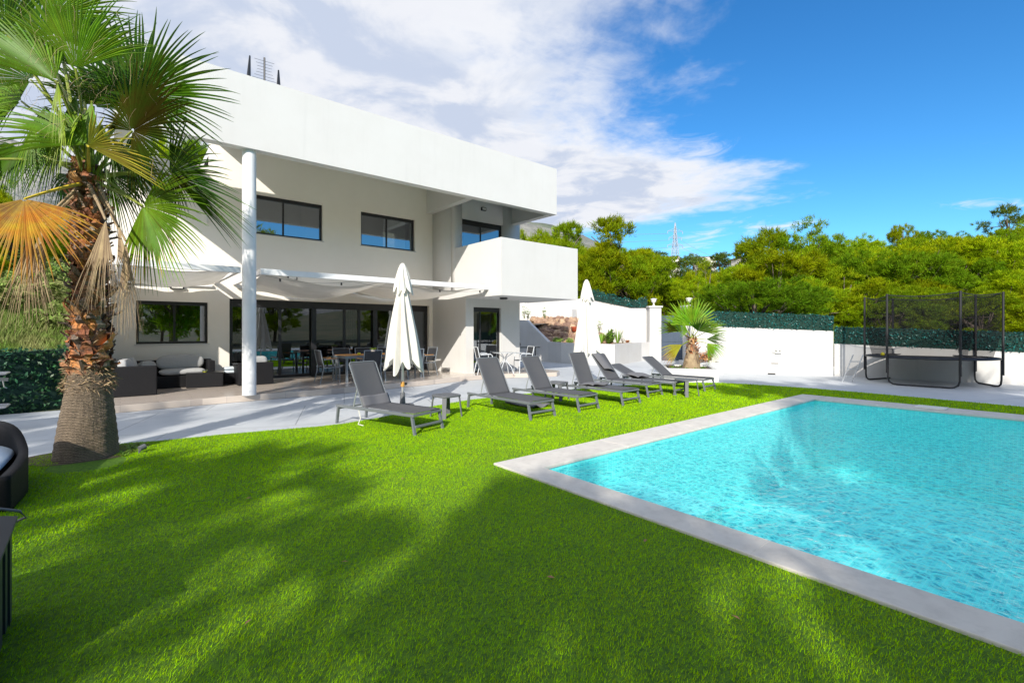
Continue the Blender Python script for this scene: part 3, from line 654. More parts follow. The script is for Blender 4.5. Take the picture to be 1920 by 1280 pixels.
# ================================================================== BOUNDARY WALLS, HEDGES, GATE
def wall_line(pts, th, label, m='wall_paint', cat='wall', name='boundary_wall', z0=-.3):
    c = Vector((pts[0][0], pts[0][1], 0)); b = MB(); n = len(pts); offs = []
    for i in range(n):
        a = Vector(pts[max(i - 1, 0)][:2]); d = Vector(pts[min(i + 1, n - 1)][:2]) - a; nn = Vector((-d.y, d.x)).normalized() * th; offs.append(nn)
    for i in range(n):
        x, y, z = pts[i]; o = offs[i]
        b.v += [(x - c.x, y - c.y, z0), (x + o.x - c.x, y + o.y - c.y, z0), (x + o.x - c.x, y + o.y - c.y, z), (x - c.x, y - c.y, z)]
    for i in range(n - 1):
        a = 4 * i
        for k in range(4): b.f.append((a + k, a + 4 + k, a + 4 + (k + 1) % 4, a + (k + 1) % 4))
    b.f.append((0, 1, 2, 3)); b.f.append((4 * n - 1, 4 * n - 2, 4 * n - 3, 4 * n - 4))
    o = b.build(name, m, loc=c); bpy_fix(o); return tag(o, label, cat)
def bpy_fix(o):
    bm = bmesh.new(); bm.from_mesh(o.data); bmesh.ops.recalc_face_normals(bm, faces=bm.faces); bm.to_mesh(o.data); bm.free()
def hedge(pts, hts, th, label, leaf='hedge_pvc', back='hedge_back', dens=900, size=.05, name='hedge_screen', ragged=.05):
    """screen of small leaves: pts (x,y,zbase) with heights"""
    c = Vector(pts[0]); root = thing(name, label, 'hedge', c)
    VV = []; TT = []; off = 0; rng = np.random.default_rng(len(label))
    core = MB()
    for i in range(len(pts) - 1):
        a = Vector(pts[i]) - c; b = Vector(pts[i + 1]) - c; L = (b - a).length; d = (b - a).normalized(); nrm = Vector((-d.y, d.x, 0)).normalized()
        h0, h1 = hts[i], hts[i + 1]
        for k in range(2): pass
        core.add([a, b, b + UP * (h1 - ragged), a + UP * (h0 - ragged), a + nrm * th * .5, b + nrm * th * .5, b + nrm * th * .5 + UP * (h1 - ragged), a + nrm * th * .5 + UP * (h0 - ragged)],
                 [(0, 1, 2, 3), (7, 6, 5, 4), (3, 2, 6, 7), (0, 4, 5, 1), (0, 3, 7, 4), (1, 5, 6, 2)])
        n = int(L * (h0 + h1) / 2 * dens); u = rng.random(n); v = rng.random(n) ** .9; w_ = rng.uniform(-.35, 1.0, n) * th
        topn = ragged * (.6 * np.sin(u * L * 7) + .4 * np.sin(u * L * 19 + 1))
        P0 = np.outer(1 - u, a) + np.outer(u, b) + np.outer(w_ - .02, nrm); P0[:, 2] += v * ((h0 + (h1 - h0) * u) + topn)
        A = rng.normal(0, 1, (n, 3)); A /= np.linalg.norm(A, axis=1)[:, None]; B = np.cross(A, rng.normal(0, 1, (n, 3))); B /= np.linalg.norm(B, axis=1)[:, None]
        s_ = size * rng.uniform(.6, 1.3, n)[:, None]
        V = np.stack([P0 - A * s_, P0 + B * s_ * .45, P0 + A * s_, P0 - B * s_ * .45], 1).reshape(-1, 3); VV.append(V); TT.append(np.arange(n * 4).reshape(-1, 4) + off); off += n * 4
    core.build('backing', back, root); me = big_mesh('leaves', np.concatenate(VV), np.concatenate(TT), leaf, 4); link_mesh('leaves', me, root)
    return root
wall_line([(17.09, 9.83, 1.79), (17.6, 8.86, 1.74), (19.27, 5.68, 1.58)], .25, 'white boundary wall right of the small palm, carrying a dark green hedge screen')
wall_line([(19.29, 5.66, 1.14), (20.31, 1.19, .96), (21.6, -4.5, .80)], .25, 'lower white boundary wall behind the trampoline')
wall_line([(22.9, 12.95, 1.9), (17.3, 9.90, 1.76)], .25, 'white wall running back towards the gate behind the small palm')
wall_line([(21.95, 15.2, 2.84), (21.6, 15.9, 2.85), (20.9, 18.4, 3.5), (20.7, 19.2, 3.42), (19.4, 22.9, 3.36), (18.2, 26.5, 3.3)], -.25, 'tall white boundary wall left of the gate, above the raised flower bed')
hedge([(17.09, 9.83, 1.77), (17.6, 8.86, 1.72), (19.27, 5.68, 1.57)], [.60, .60, .56], .14, 'dark green artificial hedge screen on the wall right of the small palm', dens=1500, size=.035, ragged=.02)
hedge([(22.9, 12.95, 1.88), (17.4, 9.95, 1.75)], [.60, .60], .14, 'artificial hedge screen on the wall behind the small palm', dens=500, size=.05, ragged=.03)
hedge([(19.29, 5.66, 1.13), (20.31, 1.19, .95), (21.6, -4.5, .8)], [.61, .60, .6], .14, 'dark green artificial hedge screen seen through the trampoline net', dens=1500, size=.035, ragged=.02)
hedge([(21.97, 15.15, 2.83), (21.6, 15.9, 2.84), (20.9, 18.4, 3.42)], [.56, .42, .62], .14, 'teal artificial hedge screen on the tall wall left of the gate', dens=900, size=.05, ragged=.08)
gr_ = hedge([(-14, 13.0, -.02), (-1.75, 13.1, -.02), (-.48, 13.75, -.02)], [1.3, 1.24, 1.3], .25, 'dark green leafy hedge fence behind the big palm trunk, left of the house', 'hedge_dark', 'hedge_back', dens=1400, size=.045, name='hedge_fence', ragged=.05)
# gate and pillars
def pillar(x, y, label, h=2.80):
    p = thing('gate_pillar', label, 'pillar', (x, y, 0), rad(-38))
    b = MB(); b.box(-.31, .31, -.31, .31, -.05, h); b.build('shaft', 'wall_paint', p, bevel=.01)
    b = MB(); b.box(-.37, .37, -.37, .37, h + .002, h + .09); b.build('cap', 'wall_paint', p, bevel=.01)
    l = thing('pillar_lamp', label.replace('gate pillar', 'lantern on the gate pillar').replace('square white', 'small pale'), 'lamp', (x, y, h + .092))
    b = MB(); b.lathe([(.09, 0), (.09, .03), (.035, .06), (.035, .16)]); b.build('stem', 'box_pale', l, smooth=True)
    b = MB(); b.lathe([(.05, .16), (.12, .24), (.155, .36)], seg=12); b.build('shade', 'clear_opal' if 'clear_opal' in MATS else 'pot_white', l)
    b = MB(); b.lathe([(.17, .36), (.17, .39), (.05, .42)], seg=12); b.build('cap', 'box_pale', l)
pillar(22.1, 14.85, 'square white gate pillar left of the grey gate'); pillar(23.07, 13.35, 'square white gate pillar right of the grey gate, above the small palm')
gt = thing('gate', 'blue grey panelled metal gate between two white pillars', 'gate', (22.6, 14.1, 0), rad(-57))
b = MB(); b.box(-.66, .66, -.02, .02, .02, 2.36); b.build('leaf', 'gate_paint', gt)
b = MB()
for z in (.02, 1.0, 1.62, 2.30): b.box(-.66, .66, -.045, -.0205, z, z + .07)
for x in (-.66, .60): b.box(x, x + .06, -.047, -.0208, .09, 2.30)
for k in range(9): b.box(-.56 + k * .13, -.55 + k * .13, -.032, -.0202, .1, 2.28)
b.build('rails', 'gate_paint', gt)
b = MB(); b.tube([(-.57, -.05, 1.1), (-.57, -.12, 1.1), (-.47, -.12, 1.1)], .018, 6); b.build('handle', 'black_plastic', gt)
# retaining wall of the raised bed left of the gate
wall_line([(14.9, 22.6, 2.2), (16.6, 19.5, 2.15), (16.75, 18.9, 2.13), (16.85, 17.35, 1.02), (16.7, 16.3, 1.0), (17.3, 13.8, .97), (20.9, 15.0, .97), (21.9, 15.05, .97)], -.2, 'low white retaining wall of the raised bed, sloping up at its left end', name='retaining_wall')
bed = MB()
def bedf(u, v):
    a = [(16.9, 17.3), (16.95, 16.4), (17.5, 14.05), (19.2, 14.6), (21.6, 15.2)]; bb = [(19.6, 22), (20.4, 19.5), (21.1, 17.2), (21.4, 16.2), (21.7, 15.6)]
    t = v * 4; i = min(int(t), 3); f = t - i
    p = Vector(a[i]).lerp(Vector(a[i + 1]), f); q_ = Vector(bb[i]).lerp(Vector(bb[i + 1]), f); r = p.lerp(q_, u)
    z = .93 + (1.35 * smooth(.15, .9, u) * (1 - smooth(.25, .55, v))) + .06 * pnoise(Vector((r.x * 2, r.y * 2, 0)))
    return Vector((r.x, r.y, float(z)))
bed.grid(bedf, 24, 40); ob = bed.build('flower_bed', 'bed_earth', smooth=True); struct(ob)
b2 = MB(); b2.grid(lambda u, v: Vector((16.2 + 3.6 * u, 19.4 + 5 * v, 1.75 + .35 * u)), 6, 6); struct(b2.build('flower_bed', 'bed_earth'))
def rock_mesh(b, c, r, sd):
    rs = random.Random(sd); base = len(b.v); nu, nv = 8, 6; ph = rs.random() * 9
    sx, sy, sz = rs.uniform(.8, 1.3), rs.uniform(.8, 1.3), rs.uniform(.65, 1.)
    for i in range(nv + 1):
        t = math.pi * i / nv
        for j in range(nu):
            a = 2 * math.pi * j / nu; v = Vector((math.sin(t) * math.cos(a), math.sin(t) * math.sin(a), math.cos(t)))
            k = 1 + .32 * pnoise(v * 1.7 + Vector((ph, sd % 17, 0))); b.v.append((c[0] + v.x * r * sx * k, c[1] + v.y * r * sy * k, c[2] + v.z * r * sz * k))
    for i in range(nv):
        for j in range(nu): j2 = (j + 1) % nu; b.f.append((base + i * nu + j, base + (i + 1) * nu + j, base + (i + 1) * nu + j2, base + i * nu + j2))
rb = MB(); k = 0
for i in range(17):
    for j in range(20):
        u = .06 + .80 * i / 16 + random.uniform(-.02, .02); v = .0 + .50 * j / 19 + random.uniform(-.01, .01)
        if u < .05 + .5 * max(0, v - .12): continue
        p = bedf(min(max(u, 0), 1), max(v, 0)); rock_mesh(rb, (p.x - 18, p.y - 18, p.z + random.uniform(-.02, .06)), random.uniform(.11, .21), k); k += 1
tag(rb.build('rock_bank', 'rock', loc=(18, 18, 0)), 'bank of tumbled brown stones on the raised bed behind the retaining wall', 'rocks')
b = MB(); b.box(-.35, .35, -.2, .2, -.3, .8); b.box(-.42, -.36, -.16, .16, 0, .62)
tag(b.build('utility_box', 'wall_paint', loc=(20.1, 19.0, 2.0), rz=rad(20), bevel=.02), 'white masonry meter box above the stone bank', 'meter box')
b = MB(); b.lathe([(.0, 0), (.13, 0), (.19, .24), (.20, .26), (.165, .26), (.15, .2)]); tag(b.build('flower_pot', 'terracotta', loc=(18.55, 17.3, 1.53), smooth=True), 'red terracotta pot among the brown stones', 'flower pot')
# ------------------------------------------------------------------ plants
def tuft(name, label, loc, n, h, spread, m='bush_leaf', wd=.03, seed=0, curve=.5, cat='plant', stem=None, group=None):
    rs = random.Random(seed); b = MB()
    for i in range(n):
        a = rs.uniform(0, 6.28); L = h * rs.uniform(.6, 1.1); out = spread * rs.uniform(.3, 1); r0 = rs.uniform(0, .06)
        d = Vector((math.cos(a), math.sin(a), 0)); s_ = Vector((-math.sin(a), math.cos(a), 0)); pts_ = []
        for k in range(5):
            t = k / 4; p = d * (r0 + out * t) + UP * (L * (t - curve * t * t)); w_ = wd * (1 - t) ** .7 * (.6 + t) if k < 4 else 0.001
            pts_ += [p - s_ * w_, p + s_ * w_]
        b.add(pts_, [(2 * k, 2 * k + 1, 2 * k + 3, 2 * k + 2) for k in range(4)])
    if stem is None: o = b.build(name, m, loc=loc); return tag(o, label, cat, group)
    root = thing(name, label, cat, loc, group=group); o = b.build('foliage', m, root); o.location = (0, 0, stem)
    s2 = MB(); s2.tube([(0, 0, 0), (.01, .01, stem)], .03, 6); s2.build('stem', 'dry_stem', root); return root
def leafy(name, label, loc, n, rx, rz_, m='bush_leaf', size=.05, seed=0, cat='plant', stems=3):
    rng = np.random.default_rng(seed); root = thing(name, label, cat, loc)
    d = rng.normal(0, 1, (n, 3)); d /= np.linalg.norm(d, axis=1)[:, None]; r = rng.uniform(.45, 1, n)[:, None]; P0 = d * r * np.array([rx, rx, rz_]); P0[:, 2] += rz_
    lump = 1 + .25 * np.sin(d[:, 0] * 5 + seed) * np.sin(d[:, 2] * 6); P0 *= lump[:, None]; P0[:, 2] = np.abs(P0[:, 2])
    A = rng.normal(0, 1, (n, 3)) + d; A /= np.linalg.norm(A, axis=1)[:, None]; B = np.cross(A, rng.normal(0, 1, (n, 3))); B /= np.linalg.norm(B, axis=1)[:, None]; s_ = size * rng.uniform(.6, 1.3, n)[:, None]
    V = np.stack([P0 - A * s_, P0 + B * s_ * .4, P0 + A * s_, P0 - B * s_ * .4], 1).reshape(-1, 3)
    link_mesh('foliage', big_mesh('foliage', V, np.arange(n * 4).reshape(-1, 4), m, 4), root)
    b = MB()
    for k in range(stems):
        a = k * 2.1 + seed; b.tube([(0, 0, -.02), (rx * .4 * math.cos(a), rx * .4 * math.sin(a), rz_)], .015, 5)
    b.build('stem', 'dry_stem', root); return root
tuft('agave_plant', 'spiky green agave beside the closed parasol on the raised bed', (18.23, 15.2, .98), 40, .95, .55, 'aloe', .035, 1, cat='plant')
tuft('agave_plant', 'low dark agave at the foot of the raised bed, right of the parasol', (18.1, 14.65, .98), 26, .55, .42, 'bush_leaf', .04, 2)
leafy('oleander_bush', 'leafy oleander in the middle of the raised bed', (18.60, 14.95, .98), 300, .20, .30, 'bush_leaf', .09, 3)
tuft('oleander_bush', 'upright oleander with narrow leaves, right of the agaves', (18.9, 14.75, .98), 46, .98, .30, 'aloe', .022, 4, .3)
leafy('flowering_shrub', 'pale flowering shrub near the right end of the raised bed', (19.3, 14.75, .96), 220, .2, .22, 'pot_white', .03, 5)
tuft('dry_shrub', 'small reddish dry shrub at the right end of the raised bed', (20.0, 15.0, .96), 90, .28, .22, 'plant_dry', .012, 6)
leafy('green_cushion_plant', 'bright green cushion plant at the foot of the stones', (17.0, 17.0, .97), 400, .28, .13, 'aloe', .04, 7)
leafy('green_cushion_plant', 'second green cushion plant below the stones, nearer the parasol', (17.1, 16.25, .97), 300, .2, .12, 'aloe', .04, 8)
for i, (x, y, z, h, lb) in enumerate([(18.4, 21.2, 2.25, .9, 'thin bare shrub nearest the house wall above the stones'), (18.0, 20.4, 2.2, .7, 'thin shrub on top of the stone bank'), (19.0, 20.1, 2.25, .65, 'spindly shrub left of the meter box'), (19.3, 17.5, 1.55, .7, 'thin dark shrub right of the terracotta pot'), (20.2, 17.0, 1.5, .6, 'thin shrub beside the closed parasol above the stones')]):
    leafy('thin_shrub', lb, (x, y, z), 60, .14, h / 2, 'bush_leaf', .05, 20 + i)
# planters
def quad_planter(poly, h, label, m='wall_paint'):
    c = Vector((sum(p[0] for p in poly) / 4, sum(p[1] for p in poly) / 4)); root = thing('planter', label, 'planter', (c.x, c.y, 0))
    pl_ = [(p[0] - c.x, p[1] - c.y) for p in poly]; inn = [(x * .84, y * .84) for x, y in pl_]; b = MB()
    for i in range(4):
        j = (i + 1) % 4; b.prism([pl_[i], pl_[j], inn[j], inn[i]], -.05, h)
    o = b.build('box', m, root); bm = bmesh.new(); bm.from_mesh(o.data); bmesh.ops.remove_doubles(bm, verts=bm.verts, dist=1e-4); bmesh.ops.recalc_face_normals(bm, faces=bm.faces); bm.to_mesh(o.data); bm.free()
    s_ = MB(); s_.prism(inn, 0, h - .05); s_.build('soil', 'soil', root); return c
c1 = quad_planter([(13.2, 8.5), (14.13, 7.2), (15.7, 8.3), (14.8, 9.7)], .40, 'low white masonry planter holding the small palm')
c2 = quad_planter([(16.2, 9.6), (16.9, 8.45), (17.9, 9.2), (17.2, 10.4)], .42, 'beige planter against the wall behind the small palm', 'stucco')
leafy('planter_shrub', 'small shrub with reddish dry base in the beige planter', (17.1, 9.35, .38), 260, .35, .22, 'plant_dry', .05, 31)
leafy('planter_shrub', 'dark green sprig rising from the beige planter', (17.2, 9.1, .55), 80, .16, .28, 'bush_leaf', .06, 32)
for i in range(12):
    a = i * .52; tuft('ground_plant', ['low weed on the left of the planter soil', 'low weed around the foot of the small palm'][i > 5], (c1.x + .55 * math.cos(a), c1.y + .5 * math.sin(a), .35), 14, .13, .13, 'bush_leaf', .015, 50 + i, group='weeds around the small palm')
# wall fittings
b = MB(); b.box(-.10, .10, -.06, .0, -.07, .07); b.tube([(-.05, -.06, .05), (-.05, -.14, .07)], .04, 8); b.tube([(.06, -.06, .05), (.06, -.14, .07)], .04, 8); b.box(-.18, -.11, -.04, 0, -.05, .03)
tag(b.build('wall_floodlight', 'box_pale', loc=(18.47, 7.17, .83), rz=rad(-62)), 'small twin floodlight fixed on the white wall', 'floodlight')
b = MB(); b.box(-.12, .12, -.02, 0, -.012, .012); tag(b.build('wall_vent', 'inner_pale', loc=(18.42, 7.27, .40), rz=rad(-62)), 'thin grey slot low on the white wall below the floodlight', 'vent')
b = MB(); b.box(-.12, .12, -.05, .05, 0, .05); tag(b.build('ground_spotlight', 'black_plastic', loc=(18.2, 7.3, .0), rz=rad(-62), bevel=.01), 'small dark fitting on the ground at the foot of the white wall', 'spotlight')

# ================================================================== UMBRELLAS
def umbrella(loc, label, H, hem, R, rz, seed):
    root = thing('closed_parasol', label, 'parasol', loc, rz)
    b = MB(); b.tube([(0, 0, .05), (0, 0, H - .04)], .024, 12); b.build('pole', 'pole_metal', root, smooth=True)
    b = MB(); b.lathe([(.24, 0), (.24, .04), (.06, .06), (.045, .30), (.03, .30)], seg=28); b.build('base', 'resin_grey', root)
    b = MB(); b.lathe([(.038, .42), (.042, .44), (.042, .50), (.038, .52)], seg=14); c_ = b.build('clamp', 'wood_clamp', root)
    b = MB(); b.tube([(.03, 0, .47), (.10, 0, .47)], .012, 8); b.tube([(.09, 0, .47), (.12, 0, .47)], .028, 8); b.build('knob', 'black_plastic', c_)
    nu, nv = 128, 46
    def can(z0, z1, rt, rb, amp, hemamp, ph, pw=.80):
        m_ = MB()
        def fn(u, v):
            th = 2 * math.pi * u; t = v
            fold = math.cos(8 * th + ph) ; fine = .35 * math.sin(13 * th + 5 * v + seed) + .25 * math.sin(29 * th + 2 + 3 * v)
            R0 = rt + (rb - rt) * (t ** pw)
            k = 1 - amp * (.5 - .5 * fold) * min(1, t * 3 + .1) + .10 * fine * t
            asym = 1 + .10 * math.cos(th - 1.0 + seed) * t
            r = R0 * k * asym
            zz = z1 + (z0 - z1) * t + hemamp * (-.5 * fold + .28 * math.sin(3 * th + seed) + .15 * math.sin(5 * th + 1.3 * seed)) * max(0, (t - .55) / .45) ** 1.6
            return Vector((r * math.cos(th + .25 * t), r * math.sin(th + .25 * t), zz))
        m_.grid(fn, nu, nv); return m_
    can(hem, H - .40, .06, R * 1.06, .50, .24, 0, .86).build('canopy', 'canvas_white', root, smooth=True)
    can(H - .58, H - .02, .05, .215, .36, .12, 1.2, .7).build('vent_cap', 'canvas_white', root, smooth=True)
    b = MB(); b.lathe([(.05, 0), (.055, .015), (.03, .04), (.0, .05)], (0, 0, H - .03), 12); b.build('finial', 'canvas_white', root)
    for k in range(4):
        a = k * 1.57 + .3; b = MB(); b.tube([(.03 * math.cos(a), .03 * math.sin(a), H - .5), (R * .55 * math.cos(a), R * .55 * math.sin(a), hem - .02)], .007, 5); b.build('rib', 'steel', root)
umbrella((4.57, 9.15, 0), 'closed cream parasol in front of the dining table, behind the first sun lounger', 2.99, .88, .40, .4, 1)
umbrella((10.48, 9.30, 0), 'closed cream parasol right of the balcony, behind the middle sun loungers', 3.06, .92, .42, 1.2, 2.6)

# ================================================================== SUN LOUNGERS
def lounger(loc, rz, ang, label, towel=None, kink=0):
    root = thing('sun_lounger', label, 'sun lounger', loc, rz, 'grey sun loungers in a row on the lawn')
    W = .30; Z = .335; LEN = 1.86; HY = 1.20; BL = .80
    for sx in (-1, 1):
        b = MB(); b.box(sx * W - .02, sx * W + .02, 0, LEN, Z - .055, Z - .01); b.build('side_rail', 'lounger_frame', root, bevel=.006)
    for sx in (-1, 1):
        for y0, dy in ((.04, -.07), (LEN - .05, .03)):
            b = MB(); b.bar((sx * (W + .003), y0, Z - .058), (sx * (W + .012), y0 + dy, 0), .05, .032, (0, 1, 0)); b.build('leg', 'lounger_frame', root, bevel=.005)
    for bb in ((-W, W, -.035, -.005, .12, .155), (-W, W, LEN - .06, LEN - .03, Z - .09, Z - .062), (-W + .022, W - .022, .0, .035, Z - .05, Z - .012)): b = MB(); b.box(*bb); b.build('crossbar', 'lounger_frame', root, bevel=.004)
    b = MB(); b.grid(lambda u, v: Vector(((u - .5) * 2 * (W - .005), .01 + v * (HY - .01), Z + .002 - .018 * (1 - (2 * u - 1) ** 2) * math.sin(math.pi * v))), 10, 20); b.build('seat_sling', 'lounger_mesh', root, smooth=True, solid=.006)
    ca, sa = math.cos(ang), math.sin(ang); hp = Vector((0, HY, Z))
    def bp(x, s, n=0.): return hp + Vector((x, ca * s - sa * n, sa * s + ca * n))
    b = MB(); b.grid(lambda u, v: bp((u - .5) * 2 * (W - .02), v * BL, -.02 * (1 - (2 * u - 1) ** 2) * math.sin(math.pi * v)), 10, 16); b.build('back_sling', 'lounger_mesh', root, smooth=True, solid=.006)
    b = MB(); b.tube([bp(-W + .02, 0), bp(-W + .02, BL - .03), bp(-W + .05, BL), bp(W - .05, BL), bp(W - .02, BL - .03), bp(W - .02, 0)], .013, 6); b.build('back_frame', 'lounger_frame', root)
    b = MB()
    for sx in (-1, 1):
        q0 = bp(sx * (W - .04), BL * .42, -.02); b.tube([q0, Vector((sx * (W - .04), min(q0.y + .10, LEN - .05), Z - .04))], .009, 6)
    b.tube([(-W + .04, min(HY + ca * BL * .42 + .12, LEN - .05), Z - .05), (W - .04, min(HY + ca * BL * .42 + .12, LEN - .05), Z - .05)], .009, 6); b.build('back_strut', 'alu', root)
    def tw(fn, nu, nv, lb):
        t_ = MB(); t_.grid(fn, nu, nv); o = t_.build('lounger_towel', 'towel', smooth=True, solid=.02, loc=loc, rz=rz); tag(o, lb, 'towel')
    if towel == 'low': tw(lambda u, v: bp((u - .5) * 2 * (W - .01), -.02 + .19 * v, .028 + .012 * math.sin(u * 9)), 14, 6, 'pale grey folded towel at the foot of the nearest lounger backrest')
    if towel == 'seat': tw(lambda u, v: Vector(((u - .5) * 2 * (W + .01), HY - .42 + .40 * v + .02 * math.sin(u * 8), Z + .035 + .02 * math.sin(u * 7 + v * 5))), 14, 8, 'rumpled grey towel on the seat of the lounger under the second parasol')
    if towel == 'hang': tw(lambda u, v: bp(-W + .02 + u * .36 + .12 * v, BL * (1.0 - .62 * v) - .10 * u, .03 + .05 * math.sin(math.pi * u)), 12, 12, 'dark grey towel slung diagonally over a raised lounger backrest')
    if towel == 'flat': tw(lambda u, v: Vector(((u - .5) * 2 * (W + .01), HY - .20 + .48 * v, Z + .05 + .05 * v + .025 * math.sin(u * 6 + v * 4))), 14, 8, 'crumpled dark towel on the nearly flat sixth lounger')
    if kink:   # loose strap
        s_ = MB(); s_.tube([(-W, 1.28, Z - .06), (-W + .02, 1.26, Z - .2), (-W - .01, 1.28, .04), (-W + .03, 1.2, .02)], .009, 5); s_.build('strap', 'pot_white', root)
lounger((3.72, 6.58, 0), rad(17), rad(63), 'sun lounger nearest the camera, angled, its backrest steeply raised', 'low', 1)
lounger((5.90, 6.30, 0), rad(2), rad(60), 'second sun lounger from the left, in front of the bistro table', None)
lounger((7.17, 6.32, 0), rad(4), rad(58), 'third sun lounger from the left, between two low stools', None)
lounger((8.47, 6.26, 0), rad(2), rad(66), 'fourth sun lounger, with the most upright backrest, in front of the second parasol', 'seat')
lounger((9.95, 6.66, 0), rad(3), rad(52), 'fifth sun lounger, with a towel slung over its backrest', 'hang')
lounger((10.75, 6.45, 0), rad(5), rad(24), 'sixth sun lounger, its backrest almost flat', 'flat')
lounger((12.02, 6.38, 0), rad(4), rad(38), 'farthest sun lounger, in front of the white planter', None)
b = MB(); b.grid(lambda u, v: Vector((.5 * (u - .5), .9 * (v - .5), .05 + .03 * math.sin(u * 9) * math.cos(v * 7))), 14, 14)
tag(b.build('dropped_cloth', 'towel', loc=(6.65, 7.55, 0), smooth=True, solid=.03), 'dark cloth lying on the grass under the second lounger', 'cloth')
def stool(loc, rz, label):
    root = thing('side_stool', label, 'stool', loc, rz, 'low grey plastic side tables between the loungers')
    b = MB(); pr = []
    for k in range(40):
        a = 2 * math.pi * k / 40; e = .5; r = .225 / ((abs(math.cos(a)) ** 4 + abs(math.sin(a)) ** 4) ** .25); pr.append((r * math.cos(a), r * math.sin(a)))
    b.prism(pr, .385, .42); b.build('top', 'resin_grey', root, bevel=.008)
    for sx in (-1, 1):
        for sy in (-1, 1):
            b = MB(); b.bar((sx * .17, sy * .17, .384), (sx * .205, sy * .205, 0), .075, .022, (sx, sy, 0)); b.bar((sx * .15, sy * .19, .384), (sx * .19, sy * .215, .0), .03, .02, (sx, sy, 0)); b.build('leg', 'resin_grey', root, bevel=.004)
stool((4.63, 7.52, 0), .1, 'low plastic side table beside the nearest lounger')
stool((7.72, 7.75, 0), .3, 'low plastic side table between the third and fourth loungers')
stool((10.58, 6.2, 0), -.2, 'low plastic side table at the foot of the sixth lounger')
# ================================================================== TERRACE FURNITURE
def wick(mb, name, parent, mt='wicker', bev=.02): return mb.build(name, mt, parent, bevel=bev)
s1 = thing('corner_sofa', 'black wicker corner sofa with grey cushions under the ground floor window', 'sofa', (.85, 14.6, TZ))
def SX(b): b.v = [(p[0] - .85, p[1] - 14.6, p[2]) for p in b.v]; return b
b = MB(); b.box(-.13, .64, 13.36, 13.50, .0, .66); b.box(-.13, .0, 13.502, 15.40, 0, .66); b.box(.002, .64, 13.502, 14.70, .0, .32); wick(SX(b), 'side_frame', s1)
b = MB(); b.box(.002, 1.92, 15.24, 15.40, .0, .68); b.box(.66, 1.80, 14.66, 15.238, .0, .30); b.box(1.78, 1.93, 14.66, 15.238, .302, .66); b.box(1.802, 1.93, 14.66, 15.238, 0, .30); b.box(.002, .658, 14.702, 15.238, 0, .30); wick(SX(b), 'back_frame', s1)
b = MB(); b.pad((.33, 14.0, .40), .30, .46, .075, .3); b.pad((.33, 14.9, .40), .30, .40, .075, .3); wick(SX(b), 'seat_cushion', s1, 'cushion_grey', 0)
b = MB(); b.pad((1.25, 14.95, .385), .50, .29, .085, .3); wick(SX(b), 'seat_cushion', s1, 'cushion_grey', 0)
b = MB(); b.pad((1.22, 15.15, .62), .52, .12, .20, .4, tilt=-.15); wick(SX(b), 'back_cushion', s1, 'cushion_grey', 0)
for (x, y, z, rz_) in [(.10, 13.75, .63, 1.3), (.20, 14.25, .63, 1.45), (.52, 15.0, .50, .6)]:
    b = MB(); b.pad((x, y, z), .27 if z > .55 else .2, .10, .19, .45, rz=rz_, tilt=-.2); wick(SX(b), 'pillow', s1, 'cushion_grey', 0)
for c in s1.children:
    if 'cushion' in c.name or 'pillow' in c.name: c.data.polygons.foreach_set('use_smooth', [True] * len(c.data.polygons))
t = thing('coffee_table', 'low black wicker coffee table in front of the corner sofa', 'table', (1.70, 14.55, TZ), rad(-8))
b = MB(); b.box(-.40, .40, -.27, .27, 0.0, .36); wick(b, 'body', t); b = MB(); b.box(-.41, .41, -.28, .28, .362, .375); wick(b, 'top', t, 'black_plastic', .003)
a_ = thing('ashtray', 'small glass bowl with a yellow sponge on the wicker coffee table', 'bowl', (1.68, 14.45, TZ + .376))
b = MB(); b.lathe([(.05, 0), (.06, .02), (.055, .07)], seg=16); b.build('bowl', 'clear_glass', a_); b = MB(); b.box(-.045, .045, -.03, .03, .004, .022); b.build('sponge', 'yellow_plastic', a_)
s2 = thing('armchair', 'black wicker armchair seen from behind, beside the round column', 'armchair', (2.80, 14.5, TZ))
b = MB(); b.box(-.42, .42, -.40, -.28, 0, .60); wick(b, 'backrest', s2)
for sx in (-1, 1): b = MB(); b.box(min(sx * .42, sx * .30), max(sx * .42, sx * .30), -.278, .42, 0, .52); wick(b, 'armrest', s2)
b = MB(); b.box(-.298, .298, -.278, .42, 0, .28); wick(b, 'seat_base', s2)
b = MB(); b.pad((0, .05, .36), .30, .33, .08, .3); wick(b, 'seat_cushion', s2, 'cushion_grey', 0); b = MB(); b.pad((.08, -.20, .62), .22, .09, .15, .45); wick(b, 'pillow', s2, 'cushion_grey', 0)
o2 = thing('ottoman', 'small wicker stool with stacked pale cushions left of the column', 'stool', (2.36, 14.95, TZ))
b = MB(); b.box(-.2, .2, -.2, .2, 0, .28); wick(b, 'base', o2); b = MB(); b.pad((0, 0, .33), .21, .21, .05); b.pad((0, 0, .42), .20, .2, .045); wick(b, 'cushion', o2, 'cushion_pale', 0)
